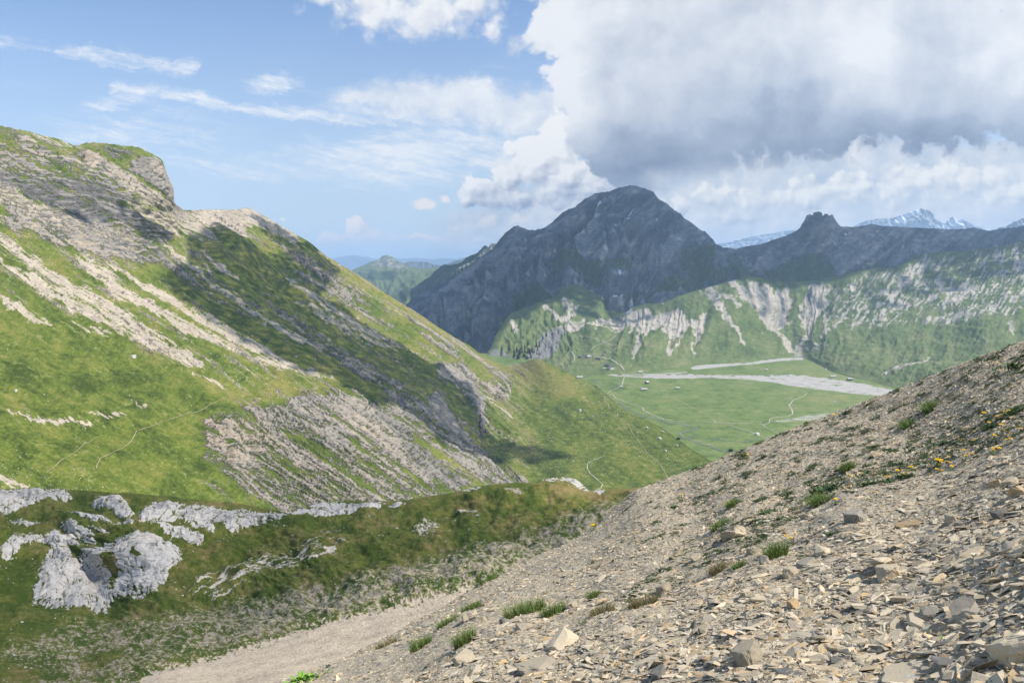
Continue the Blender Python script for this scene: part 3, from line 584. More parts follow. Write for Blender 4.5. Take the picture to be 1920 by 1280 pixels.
# ---- left mountain --------------------------------------------------------
M_LEFT = terrain_mat('left_slope', (.044, .066, .010), (.106, .140, .021), (.195, .183, .046), (.135, .128, .12), (.285, .26, .225), (.42, .34, .25), (.33, .285, .225), (.47, .40, .315), 3.0, .9, 2.2, sharp=.14)
TOP3 = [(-120, 205), (-40, 228), (0, 237), (30, 243), (60, 249), (85, 257), (110, 261), (125, 268), (137, 274), (150, 273), (158, 270), (170, 268), (190, 270), (210, 271), (238, 274), (256, 276), (270, 282), (286, 290), (300, 298), (305, 303), (309, 318), (313, 330), (318, 340), (322, 345), (325, 356), (326.5, 378), (330, 384), (340, 391), (346, 394),
        (360, 394), (378, 393), (400, 393), (430, 394), (445, 394), (455, 391), (466, 391), (480, 398), (500, 408), (530, 426), (560, 443), (575, 451), (590, 463), (615, 483), (640, 498), (680, 521), (720, 549), (760, 573), (790, 592), (820, 613), (850, 632), (880, 648), (905, 668), (925, 678), (945, 685),
        (965, 684), (985, 678), (1003, 672), (1020, 677), (1040, 686), (1060, 697), (1085, 708), (1117, 722), (1145, 745), (1173, 770), (1205, 783), (1240, 800), (1275, 826), (1310, 850), (1333, 864), (1400, 905), (1460, 940)]
BOT3 = [(-120, 985), (300, 985), (700, 985), (1000, 960), (1200, 950), (1460, 960)]
YF3 = tps([(-120, 205, 1350), (0, 237, 1450), (170, 268, 1650), (300, 298, 1750), (326, 378, 1750), (345, 400, 1900), (400, 393, 2200), (466, 391, 2300), (575, 451, 2450), (640, 498, 2550), (760, 573, 2700), (850, 632, 2800), (925, 678, 2900), (965, 684, 2850), (1003, 672, 2750), (1060, 697, 2550),
           (1117, 722, 2400), (1173, 770, 2050), (1240, 800, 1850), (1310, 850, 1580), (1400, 905, 1300), (1330, 940, 1180), (-100, 950, 420), (0, 900, 480), (0, 700, 700), (0, 500, 1020), (-100, 500, 900), (200, 500, 1250), (200, 700, 850), (250, 900, 600), (500, 940, 760), (400, 700, 980), (400, 600, 1300),
           (450, 480, 1850), (520, 470, 2300), (600, 600, 1850), (660, 560, 2350), (650, 735, 1150), (600, 700, 1250), (700, 690, 1700), (780, 680, 2200), (760, 760, 1350), (850, 760, 1850), (900, 720, 2300), (700, 850, 950), (820, 935, 950), (900, 860, 1450), (960, 780, 2050), (1000, 900, 1350),
           (1060, 780, 1950), (1100, 850, 1600), (1200, 880, 1420), (1100, 930, 1250)])
_c3 = {}
def warp3(PX, PY):
    q = fbm((PX*.84+PY*.54)/26, (PY*.84-PX*.54)/3.2, 4, 129)*11
    return PX + 8*fbm(PX/34, PY/34, 4, 131) + q*.84, PY + 7*fbm(PX/30, PY/30, 4, 132) + q*.54
def fields3(PX, PY):
    if 'v' in _c3: return _c3['v']
    al = (PX*.83+PY*.56); w = PY*.83 - PX*.56                        # along and across the fall line
    wq = w + 6*fbm(PX/110, PY/110, 3, 130)
    st = fbm(wq/8.5, al/190, 5, 133); stf = fbm(wq/2.8, al/75, 4, 134); n = fbm(PX/60, PY/45, 5, 135); n2 = fbm(PX/9, PY/6, 5, 136); ch = fbm(PX/3.4, PY/2.6, 3, 137)
    X, Y = warp3(PX, PY)
    base = [  # polygon, soft width, rock, scree, rock tint
        ([(-120, 190), (0, 237), (140, 275), (100, 285), (0, 262), (-120, 230)], 5, .4, .2, .4), ([(60, 250), (110, 262), (140, 276), (160, 282), (130, 283), (80, 268)], 4, .3, .7, .4),
        ([(0, 268), (40, 282), (100, 300), (150, 293), (190, 306), (235, 352), (250, 390), (180, 400), (100, 370), (-120, 330), (-120, 250)], 9, .50, .06, .45),
        ([(20, 262), (45, 268), (60, 280), (40, 278)], 3, .8, 0, .9), ([(110, 300), (140, 302), (150, 318), (130, 325), (112, 315)], 4, .95, 0, .8), ([(155, 300), (176, 291), (188, 303), (188, 320), (174, 329), (160, 318)], 3, 1.1, 0, .95),
        ([(-120, 300), (0, 330), (60, 340), (110, 350), (200, 348), (225, 380), (260, 395), (300, 415), (315, 450), (290, 465), (240, 440), (170, 425), (90, 405), (0, 365), (-120, 330)], 8, .74, .30, .05),
        ([(-120, 330), (0, 352), (60, 390), (200, 430), (280, 440), (300, 462), (240, 480), (140, 470), (60, 440), (0, 400), (-120, 380)], 10, .45, .8, .5),
        ([(0, 395), (60, 420), (140, 452), (210, 455), (280, 480), (290, 500), (200, 490), (110, 470), (50, 445), (0, 430)], 7, .72, .3, .6),
        ([(185, 275), (240, 282), (262, 292), (250, 302), (215, 308), (195, 300)], 5, .6, .1, .3), ([(240, 330), (248, 314), (262, 304), (284, 294), (300, 297), (312, 318), (319, 338), (328, 352), (330, 388), (312, 378), (285, 360), (262, 345)], 3, 1.2, 0, .5), ([(275, 310), (296, 308), (300, 330), (285, 338), (272, 328)], 5, 1.2, 0, .85), ([(314, 345), (327, 350), (329, 382), (318, 376)], 4, 1.2, 0, .8),
        ([(185, 300), (200, 306), (250, 345), (300, 376), (330, 384), (350, 398), (420, 445), (500, 505), (560, 560), (520, 535), (450, 485), (380, 445), (300, 400), (240, 365), (205, 335)], 5, .15, .85, .1),
        ([(230, 385), (300, 405), (345, 425), (390, 455), (405, 470), (360, 462), (310, 440), (260, 415)], 5, .1, .75, .6),
        ([(340, 388), (400, 390), (470, 388), (500, 406), (540, 430), (560, 450), (548, 462), (510, 445), (478, 428), (452, 430), (460, 455), (500, 510), (480, 505), (440, 470), (400, 440), (355, 400)], 6, .12, .95, .35),
        ([(500, 505), (600, 510), (680, 555), (735, 600), (760, 640), (730, 632), (680, 595), (600, 560), (540, 530)], 10, .48, .1, .5), ([(540, 470), (600, 500), (640, 520), (620, 530), (560, 500)], 8, .3, .3, .5),
        ([(250, 440), (300, 465), (330, 520), (300, 520), (240, 480)], 9, .55, .1, .3), ([(290, 470), (330, 490), (420, 560), (500, 620), (560, 660), (510, 645), (420, 590), (340, 545)], 9, .45, .25, .5),
        ([(490, 560), (560, 600), (640, 660), (700, 700), (760, 730), (720, 730), (650, 700), (580, 645), (520, 600)], 9, .52, .15, .4), ([(560, 645), (620, 650), (600, 665)], 4, .2, .8, .6),
        ([(380, 790), (430, 772), (500, 765), (560, 750), (610, 742), (660, 737), (690, 760), (740, 820), (790, 880), (860, 935), (860, 990), (560, 990), (480, 940), (420, 905), (372, 860), (390, 830)], 10, .50, .16, .55),
        ([(388, 785), (440, 785), (500, 798), (522, 840), (470, 865), (435, 885), (410, 870), (385, 830)], 20, .60, .1, .75), ([(500, 775), (560, 752), (605, 750), (600, 790), (560, 815), (515, 805)], 7, .66, .1, .55), ([(600, 770), (660, 750), (720, 800), (760, 850), (720, 850), (640, 810)], 8, .62, .1, .6),
        ([(590, 810), (640, 800), (650, 840), (610, 850)], 5, .78, .2, .5), ([(680, 760), (700, 755), (750, 800), (790, 840), (830, 880), (880, 910), (850, 925), (790, 890), (740, 830)], 7, .70, .1, .3),
        ([(640, 655), (700, 690), (760, 740), (800, 765), (860, 800), (880, 850), (960, 885), (1000, 905), (960, 925), (900, 905), (840, 860), (790, 830), (740, 790), (700, 745), (650, 700)], 9, .56, .18, .4),
        ([(800, 742), (815, 745), (845, 790), (880, 815), (870, 830), (830, 810), (800, 780)], 4, 1.0, 0, .55), ([(850, 690), (882, 700), (900, 745), (918, 805), (908, 822), (885, 785), (860, 745), (830, 725), (800, 722), (815, 700)], 7, .82, .1, .45),
        ([(760, 592), (850, 640), (925, 685), (958, 722), (950, 752), (915, 742), (880, 700), (820, 665), (770, 625)], 9, .52, .15, .6), ([(850, 650), (900, 680), (930, 720), (900, 720), (860, 680)], 6, .2, .2, .6),
        ([(850, 850), (910, 865), (990, 900), (1010, 915), (950, 930), (880, 900)], 8, .6, .2, .6), ([(700, 640), (760, 665), (800, 690), (780, 700), (720, 670)], 7, .4, .2, .4)]
    R = np.full(PX.shape, .12); S = np.full(PX.shape, .10); A = np.full(PX.shape, .55)
    for poly, wd, r, s, a in base:
        f = soft(X, Y, poly, wd); R = R*(1-f)+f*r if r < .9 else np.maximum(R*(1-f), f*r); S = np.maximum(S*(1-f*.3), s*f); A = A*(1-f)+a*f
    amp = 1 - .8*sst(R, .9, 1.1)
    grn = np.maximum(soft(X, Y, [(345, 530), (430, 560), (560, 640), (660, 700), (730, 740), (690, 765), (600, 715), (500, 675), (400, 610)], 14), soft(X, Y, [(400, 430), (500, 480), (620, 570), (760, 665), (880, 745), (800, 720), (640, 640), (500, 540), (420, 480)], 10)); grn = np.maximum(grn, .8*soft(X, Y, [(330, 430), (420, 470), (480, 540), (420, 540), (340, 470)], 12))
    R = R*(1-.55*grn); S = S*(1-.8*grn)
    lawn = np.maximum(soft(PX, PY, [(-120, 560), (0, 560), (150, 610), (250, 665), (380, 700), (480, 740), (400, 780), (380, 860), (400, 990), (-120, 990)], 25), sst(PX, 960, 1020)*sst(PY, 650, 700))
    up = sst(PY - .62*PX, 560, 330)*(1-lawn)
    R = R + (st*.55 + stf*.45 + n2*.35 + ch*.30)*amp*(1-.62*lawn) + .12*n
    upr = soft(PX, PY, [(-120, 250), (160, 280), (250, 330), (290, 400), (320, 480), (200, 500), (0, 430), (-120, 400)], 30); bands = fbm((PY-PX*.16)/4.6, PX/75, 4, 149)
    R = R + bands*.55*upr; A = A + bands*.9*upr - .12*upr; S = S - bands*.3*upr
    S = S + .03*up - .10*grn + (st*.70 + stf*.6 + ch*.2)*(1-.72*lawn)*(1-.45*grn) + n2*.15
    for s in ([(-60, 420, 6), (0, 455, 9), (50, 490, 11), (120, 540, 15), (200, 582, 13), (250, 620, 13), (300, 650, 13), (350, 678, 9), (375, 688, 3)], [(0, 490, 3), (40, 515, 6), (90, 550, 8), (140, 578, 7), (200, 612, 6), (250, 640, 7), (300, 665, 5)],
              [(140, 487, 3), (165, 505, 9), (195, 525, 13), (210, 545, 10), (250, 562, 7), (320, 602, 8), (400, 642, 7), (470, 675, 7), (530, 695, 5), (565, 700, 2)], [(195, 500, 3), (260, 535, 5), (330, 575, 8), (400, 612, 9), (460, 645, 8), (520, 680, 6), (570, 705, 3)],
              [(290, 455, 2), (350, 500, 3), (400, 540, 3.5), (470, 590, 4), (520, 622, 6), (560, 642, 7), (597, 655, 3)], [(530, 528, 2), (580, 572, 4), (640, 608, 6), (700, 640, 5), (762, 668, 2)], [(560, 570, 2), (620, 612, 3), (690, 650, 4), (740, 668, 2)], [(520, 695, 3), (580, 705, 4), (640, 725, 2)],
              [(0, 560, 3), (45, 585, 7), (70, 600, 6), (100, 610, 2)], [(140, 608, 2), (180, 620, 5), (200, 628, 3)], [(360, 700, 2), (400, 712, 3), (420, 728, 1.5)], [(20, 770, 2), (60, 778, 4), (110, 786, 4), (175, 792, 2)], [(160, 772, 2), (215, 778, 4), (230, 780, 2)],
              [(255, 752, 1.5), (270, 764, 1.5)], [(-20, 878, 5), (20, 900, 6), (60, 915, 3)], [(350, 460, 3), (380, 500, 3), (400, 520, 2)], [(370, 470, 2), (410, 505, 5), (440, 525, 2)], 
              [(840, 700, 3), (900, 742, 4), (960, 780, 2)], [(930, 690, 2), (945, 715, 5), (955, 740, 5), (950, 752, 2)]):
        S = np.maximum(S, stroke(X, Y, s)*((.96 if max(q[2] for q in s) > 5 else .70) + stf*1.3 + n2*.5 + ch*.5))
    # short clumps of pale scree over the whole face
    S = np.maximum(S, sst(st*.6+n2*.6+n*.4, .36, .60)*.8*(1-lawn)*(1-.5*sst(PX, 960, 1010)))
    B = .46 + n*.50 + n2*.32 + st*.25 + ch*.28 + .20*up
    B = B + .42*soft(X, Y, [(960, 680), (1010, 668), (1080, 705), (1150, 755), (1100, 760), (1040, 740), (980, 720)], 14) - .10*sst(PX, 1000, 1040) + .16*soft(PX, PY, [(1070, 830), (1150, 815), (1300, 860), (1300, 950), (1090, 950), (1080, 890)], 8)
    B = B - .22*soft(X, Y, [(0, 680), (200, 700), (300, 760), (180, 740), (60, 740)], 20) + .25*soft(X, Y, [(300, 690), (500, 720), (640, 730), (520, 755), (380, 730)], 16) + .1*soft(PX, PY, [(0, 540), (120, 600), (300, 680), (200, 690), (0, 620)], 20) - .16*sst(fbm(PX/30, PY/10, 4, 139), .25, .6)*lawn
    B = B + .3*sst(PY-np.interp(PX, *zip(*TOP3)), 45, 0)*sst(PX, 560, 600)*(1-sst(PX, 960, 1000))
    _c3['v'] = (R, S, B, A, st, stf, n2, lawn); return _c3['v']
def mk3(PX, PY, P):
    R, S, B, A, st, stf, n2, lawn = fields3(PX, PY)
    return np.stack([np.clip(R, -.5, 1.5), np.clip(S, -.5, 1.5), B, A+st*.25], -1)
def dp3(PX, PY, P):
    R, S, B, A, st, stf, n2, lawn = fields3(PX, PY); k = P[..., 1]/1280.0
    toe = sst(PX, 900, 1000)
    al = (PX*.84+PY*.54); w = PY*.84 - PX*.54; wq = w + 14*fbm(PX/110, PY/110, 3, 140)
    big = ridged(wq/52, al/420, 3, 141)*15*(1-.8*lawn)*(1-.75*toe)
    mid = ridged(wq/19, al/150, 3, 142)*5.5*(1-.75*lawn)*(1-.6*toe)
    rock = sst(R, .42, .75)
    bed = ridged(wq/5.5, al/48, 3, 143)*3.6 + ridged((PY*.9+PX*.2)/7, PX/40, 3, 144)*3.0
    upper = soft(PX, PY, [(-120, 250), (160, 280), (250, 340), (330, 400), (330, 480), (200, 500), (0, 440), (-120, 400)], 30)
    h = big + mid + rock*bed*(1-.45*upper) + fbm(PX/13, PY/9, 4, 145)*1.2 + n2*.4 + upper*(ridged((PY-PX*.12)/22, PX/120, 3, 146)*7 + ridged(PX/44, PY/26, 3, 148)*4)
    for pts, a in (([(405, 790, 5), (430, 830, 5), (425, 870, 4)], -9), ([(445, 800, 5), (470, 850, 5)], -7), ([(470, 790, 4), (490, 835, 4)], -4), ([(505, 790, 4), (520, 820, 3)], -4), ([(690, 770, 6), (740, 825, 7), (800, 895, 6)], -7), ([(650, 738, 8), (700, 790, 8), (760, 850, 8)], 6),
                   ([(800, 745, 5), (815, 775, 6), (850, 805, 7), (885, 825, 5)], -9), ([(400, 432, 6), (450, 462, 9), (550, 545, 10), (690, 640, 9), (800, 705, 9)], 8), ([(360, 405, 8), (470, 500, 9), (560, 575, 8)], -5),
                   ([(820, 700, 8), (870, 740, 9), (905, 800, 8)], 8), ([(160, 305, 6), (185, 318, 6)], 7), ([(230, 700, 10), (330, 715, 12), (400, 750, 14), (470, 780, 12)], 5), ([(900, 830, 10), (960, 850, 12), (1020, 870, 8)], -5)):
        h = h + stroke(PX, PY, pts)*a
    hd = soft(PX, PY, [(240, 330), (262, 304), (300, 300), (318, 340), (322, 372), (300, 372), (262, 348)], 5); h = h + hd*(ridged(PX/8, PY/17, 4, 150)*9 - 4)
    h = h - 6 + lawn*(fbm(PX/90, PY/50, 4, 147)*9)
    h = h*(1-.75*soft(PX, PY, [(318, 330), (345, 330), (360, 400), (345, 440), (322, 400)], 14))
    return h*k*(1-.75*toe*(PX > 980)*sst(PX, 980, 1040))
SH3 = [([(350, 430), (430, 470), (520, 545), (620, 625), (720, 690), (830, 735), (900, 790), (960, 850), (960, 880), (860, 840), (760, 770), (690, 745), (600, 700), (480, 640), (390, 580), (340, 520)], .62), ([(335, 500), (360, 520), (430, 545), (520, 600), (640, 680), (720, 715), (800, 760), (900, 840), (960, 875), (900, 870), (840, 840), (780, 800), (735, 770), (690, 765), (640, 722), (560, 700), (500, 672), (440, 640), (390, 600), (330, 560), (300, 530)], 1),
       ([(395, 420), (440, 440), (500, 480), (560, 520), (620, 570), (700, 625), (800, 690), (885, 748), (905, 790), (860, 778), (790, 730), (730, 712), (650, 665), (560, 600), (480, 540), (450, 520), (420, 500), (360, 440)], .9),
       ([(480, 402), (540, 430), (590, 462), (640, 505), (650, 530), (600, 515), (560, 500), (520, 470), (480, 440), (452, 400)], .55), ([(500, 470), (560, 490), (610, 520), (600, 545), (550, 530)], .9),
       ([(200, 372), (250, 380), (290, 410), (310, 450), (290, 470), (260, 450), (210, 410)], .32), ([(60, 370), (130, 380), (200, 420), (180, 440), (100, 420)], .3), ([(560, 510), (620, 520), (600, 560), (560, 545)], .5), ([(940, 822), (1040, 840), (1090, 862), (1020, 862), (950, 850)], .8), ([(300, 300), (240, 290), (200, 300), (190, 270), (250, 270)], .0)]
def sh3(PX, PY):
    X = PX + 14*fbm(PX/40, PY/40, 4, 151); Y = PY + 12*fbm(PX/40, PY/40, 4, 152); n = fbm(PX/26, PY/20, 4, 153)*.5+.5; s = np.zeros(PX.shape)
    for poly, a in SH3: s = np.maximum(s, ((sst(sdf(X, Y, poly), -6, 10)*a) > (n*.62)).astype(float))
    return s
YF3_ = YF3
def YF3(px, py): return np.minimum(YF3_(px, py), np.where(py > 662, plainY(px, py)*.955, 1e9))
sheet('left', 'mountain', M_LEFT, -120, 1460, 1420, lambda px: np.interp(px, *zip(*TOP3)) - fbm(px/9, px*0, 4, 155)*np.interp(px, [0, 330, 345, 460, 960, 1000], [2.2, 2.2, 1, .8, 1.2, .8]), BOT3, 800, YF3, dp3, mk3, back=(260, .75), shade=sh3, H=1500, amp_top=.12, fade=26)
_c3.clear()
# ---- hollow with limestone outcrops ---------------------------------------
M_KNOLL = terrain_mat('knoll', (.052, .080, .014), (.105, .115, .026), (.190, .150, .060), (.23, .218, .20), (.49, .46, .42), (.49, .43, .355), (.25, .215, .165), (.43, .36, .27), .28, .5, .10, sharp=.12, rk=.9)
TOP4 = [(-120, 912), (0, 916), (60, 915), (130, 917), (200, 922), (270, 926), (320, 931), (360, 937), (400, 938), (440, 942), (480, 950), (520, 957), (541, 963), (560, 955), (580, 948), (610, 939), (650, 938), (700, 940), (730, 940), (762, 937), (790, 931), (840, 925), (870, 918), (905, 910), (940, 906), (975, 905), (1010, 905),
        (1017, 900), (1037, 895), (1058, 895), (1078, 898), (1090, 908), (1103, 920), (1112, 920), (1150, 917), (1200, 914), (1260, 910), (1320, 905)]
YF4 = tps([(-120, 912, 170), (0, 916, 165), (200, 922, 150), (400, 938, 135), (541, 963, 118), (620, 939, 138), (760, 937, 135), (900, 912, 140), (1037, 895, 150), (1110, 920, 128), (1260, 910, 120), (0, 1000, 110), (200, 1000, 100), (260, 1000, 96), (200, 1140, 74), (340, 1060, 86), (60, 1130, 74), (0, 1130, 70), (0, 1280, 36), (300, 1280, 30),
           (500, 1280, 27), (500, 1000, 105), (500, 1110, 66), (700, 1000, 88), (700, 1150, 40), (850, 1110, 42), (850, 960, 110), (1000, 950, 98), (1000, 1050, 52), (1100, 1000, 62), (1200, 950, 80), (400, 1180, 50), (-120, 1300, 33)])
WHITE = [[(62, 1127), (64, 1099), (74, 1072), (83, 1052), (96, 1044), (97, 1027), (84, 1014), (84, 999), (104, 985), (118, 1003), (137, 1005), (150, 1015), (160, 1030), (133, 1031), (144, 1052), (157, 1066), (152, 1054), (169, 1038), (190, 1026), (212, 1016), (232, 1004), (250, 1000), (269, 1000), (300, 1021), (325, 1042), (341, 1054), (326, 1072), (312, 1084), (303, 1096), (298, 1112), (256, 1128), (232, 1122), (216, 1127), (197, 1147), (170, 1142), (141, 1146), (116, 1140), (94, 1142), (75, 1134)],
         [(-20, 1036), (0, 1026), (19, 1013), (40, 1000), (58, 995), (80, 998), (84, 1010), (62, 1010), (59, 1024), (40, 1020), (31, 1034), (0, 1040)],
         [(112, 983), (144, 983), (160, 990), (176, 999), (179, 1020), (160, 1018), (140, 1002), (122, 995)], [(168, 989), (190, 990), (204, 997), (180, 996)], [(288, 988), (306, 980), (344, 987), (366, 997), (381, 1005), (378, 1021), (359, 1018), (340, 1012), (312, 1002)],
         [(259, 975), (264, 958), (274, 946), (290, 941), (328, 946), (375, 947), (437, 955), (500, 960), (543, 963), (520, 973), (490, 983), (453, 996), (431, 1000), (412, 988), (385, 981), (359, 977), (337, 968), (300, 977)], [(345, 976), (372, 975), (400, 992), (398, 1004), (375, 992)],
         [(170, 947), (187, 933), (215, 931), (237, 939), (251, 962), (244, 970), (228, 966), (200, 956)], [(-20, 917), (125, 919), (136, 930), (94, 938), (50, 948), (20, 956), (-20, 958)], [(131, 964), (169, 961), (200, 970), (219, 977), (175, 976), (150, 970)], [(220, 975), (262, 978), (250, 981), (225, 979)],
         [(20, 972), (50, 973), (78, 976), (50, 982), (28, 978)], [(541, 964), (560, 954), (580, 946), (610, 938), (640, 941), (668, 946), (700, 948), (728, 945), (712, 956), (690, 957), (640, 962), (590, 962)], [(730, 957), (740, 948), (764, 944), (760, 950), (745, 960)],
         [(866, 922), (880, 915), (905, 910), (900, 916), (880, 921)], [(1013, 902), (1036, 893), (1060, 893), (1080, 896), (1092, 908), (1105, 922), (1090, 918), (1072, 907), (1055, 902), (1035, 903)], [(1140, 922), (1125, 925), (1110, 922), (1128, 918)]]
HOLES = [[(216, 1046), (236, 1048), (238, 1062), (228, 1085), (222, 1112), (214, 1120), (213, 1080)], [(257, 1047), (268, 1051), (275, 1064), (266, 1066), (259, 1058)], [(98, 1048), (106, 1060), (114, 1080), (108, 1078), (100, 1064)], [(212, 1020), (226, 1026), (234, 1044), (222, 1040)], [(112, 990), (124, 1000), (118, 1004), (108, 996)], [(440, 962), (480, 970), (470, 972), (436, 966)], [(350, 955), (385, 960), (400, 965), (370, 962)]]
SOIL = [(230, 1300), (281, 1258), (406, 1228), (506, 1196), (600, 1168), (662, 1150), (725, 1135), (812, 1116), (880, 1095), (900, 1140), (760, 1230), (600, 1310)]
_c4 = {}
def fields4(PX, PY):
    if 'v' in _c4: return _c4['v']
    n = fbm(PX/60, PY/30, 5, 161); n2 = fbm(PX/11, PY/6, 5, 162); n3 = fbm(PX/4, PY/2.4, 4, 163)
    X = PX + 5*fbm(PX/12, PY/9, 4, 164); Y = PY + 4*fbm(PX/11, PY/8, 4, 165)
    W = np.full(PX.shape, -100.)
    for p in WHITE: W = np.maximum(W, sdf(X + 4*n3, Y + 3*n3, p))
    WH = np.full(PX.shape, -100.)
    for p in HOLES: WH = np.maximum(WH, sdf(X, Y, p))
    crack = ridged((-PX*.35+PY*.94)/13, (PX*.94+PY*.35)/60, 3, 166); crack2 = ridged(PX/26, PY/60, 4, 167)
    crk = np.abs(fbm((PX*.3+PY*.95)/26, (PX*.95-PY*.3)/60, 4, 168))
    R = sst(W, -3, 3)*1.15*(1-sst(WH, -1, 2.5))
    cut = sst(np.maximum(crack*(PY < 1000), crack2*.98*(PY >= 1000)), .80, .90)
    edge = sst(W, 22, 2)
    lowf = sst(PY, 1085, 1125)*sst(PX, 330, 250); R = R - .9*sst(crk, .05, .015) - .6*sst(np.abs(fbm((PX*.8-PY*.5)/18, (PX*.5+PY*.8)/44, 4, 176)), .035, .01) - cut*(.55+.5*edge) + n3*(.12+.9*np.maximum(edge*.7, lowf))*(R > .1) + n2*(.15+.6*edge+.5*lowf)*(R > .1)
    mound = soft(X, Y, [(350, 1112), (375, 1083), (437, 1055), (531, 1030), (620, 1012), (660, 1018), (620, 1045), (520, 1078), (460, 1100), (406, 1124)], 10)
    bump = soft(X, Y, [(770, 985), (800, 975), (825, 985), (815, 1000), (790, 1008)], 6) + soft(X, Y, [(850, 962), (870, 950), (892, 955), (898, 966), (870, 966)], 5)
    strp = fbm((PX*.35+PY*.94)/4.5, (PX*.94-PY*.35)/30, 4, 169)
    R2 = mound*(.34+strp*.85+n3*.35) + bump*(.5+n3*.6+n2*.3)
    bare = soft(X, Y, [(944, 920), (972, 920), (984, 932), (962, 930), (950, 924)], 2) + soft(X, Y, [(600, 983), (640, 985), (640, 988), (600, 987)], 2)*.9 + soft(X, Y, [(20, 1000), (70, 988), (60, 996), (25, 1006)], 3)*.7
    gr = soft(PX, PY, [(-120, 1290), (-120, 1230), (60, 1190), (140, 1160), (300, 1150), (380, 1130), (500, 1112), (640, 1085), (760, 1050), (900, 1015), (1000, 985), (1130, 945), (1260, 925), (1260, 1050), (900, 1180), (700, 1280), (600, 1340), (-120, 1340)], 26)
    S = gr*(.40 + .14*sst(PX, 240, 520)) + n2*.5*gr + n3*.45*gr + n*.22 - .02 + bare*.9 + .30*(1-gr)*sst(n2, .3, .7)*sst(PX, 560, 620)
    S = S - .45*soft(PX, PY, [(150, 1235), (230, 1218), (215, 1240), (160, 1252)], 10) - .5*soft(PX, PY, [(-120, 1280), (0, 1240), (80, 1260), (0, 1330)], 15)
    soil = sst(sdf(X, Y, SOIL) + n2*14 + n3*8, -5, 7); S = np.maximum(S, soil*1.2 - .35*sst(n3+n2, .75, .95)*0)
    rim = np.exp(-((sdf(X, Y, SOIL)+9)/9.0)**2)*(PX < 860); S = S - rim*.14
    _c4['v'] = (W, R, R2, S, n, n2, n3, crack, crack2, crk, mound, soil, rim, gr, edge, cut, bump, strp); return _c4['v']
def mk4(PX, PY, P):
    W, R, R2, S, n, n2, n3, crack, crack2, crk, mound, soil, rim, gr, edge, cut, bump, strp = fields4(PX, PY)
    RR = np.maximum(R, np.minimum(R2, .85)); iswhite = (R >= R2)
    A = np.where(iswhite, .45 + n*.35 + n2*.2 - .55*sst(crk, .05, .0)*(W > 2) - .35*sst(crack2, .72, .9) - .5*sst(n2+n3*.5, .35, .8) + .35*soft(PX, PY, [(235, 1010), (290, 1020), (320, 1050), (280, 1080), (240, 1050)], 20), 1.0 + n2*.3)  # last polygon paints the dome tan, as if sunlit
    B = .38 + n*.7 + n2*.5 + n3*.3 + .35*sst(PX, 960, 1060)*sst(PY, 960, 930) - .2*soft(PX, PY, [(-120, 1030), (60, 1040), (60, 1140), (200, 1160), (-120, 1240)], 20) + .25*sst(n3+n2, .5, .9)*rim  # right-hand crest grass painted yellower to look sunlit
    A = np.where(RR < .3, .15 + soil*1.0 + n2*.3, A)
    return np.stack([RR, S, B, A], -1)
def dp4(PX, PY, P):
    W, R, R2, S, n, n2, n3, crack, crack2, crk, mound, soil, rim, gr, edge, cut, bump, strp = fields4(PX, PY); k = P[..., 1]/1280.0
    lump = sst(W, -4, 26)*8 + sst(W, -2, 4)*2.0 - sst(crk, .06, .0)*2.4*(W > 0) + (W > 0)*(crack2*.9*(PY > 990) + crack*.8*(PY <= 990)) - cut*1.5*sst(W, -2, 3)
    dome = 20*np.exp(-(((PX-262)/62)**2+((PY-1052)/48)**2)) + 14*np.exp(-(((PX-120)/50)**2+((PY-1080)/60)**2)) - 10*np.exp(-(((PX-180)/16)**2+((PY-1090)/50)**2))
    big = fbm(PX/95, PY/42, 4, 171)*18 + fbm(PX/34, PY/16, 4, 172)*4.5
    mnd = mound*(9+strp*.8) + bump*5
    pit = -soil*2 + rim*.4
    low = sst(PY, 1120, 1200)
    return (lump + dome + big*(1-.6*low)*(1-.7*soil) + mnd + pit + n2*1.0*(1-soil*.7)*(1-.75*(W > 3)) + n3*.45*(1-.7*(W > 3)) + gr*n3*.3)*k
def sh4(PX, PY):
    X = PX + 12*fbm(PX/60, PY/40, 3, 173)
    lit = np.maximum(sdf(X, PY, [(860, 880), (1330, 880), (1330, 1000), (1200, 970), (1080, 960), (900, 945)]), sdf(X, PY, [(140, 1340), (240, 1255), (400, 1205), (600, 1145), (760, 1085), (900, 1040), (1330, 940), (1330, 1340)])) > 0
    return 1.0 - lit
sheet('knoll', 'hollow', M_KNOLL, -120, 1320, 1250, lambda px: np.interp(px, *zip(*TOP4)) - fbm(px/10, px*0, 4, 175)*1.6, [(-120, 1345), (1320, 1345)], 560, YF4, dp4, mk4, back=(60, .7), shade=sh4, H=1150, amp_top=.12, fade=16)
_c4.clear()

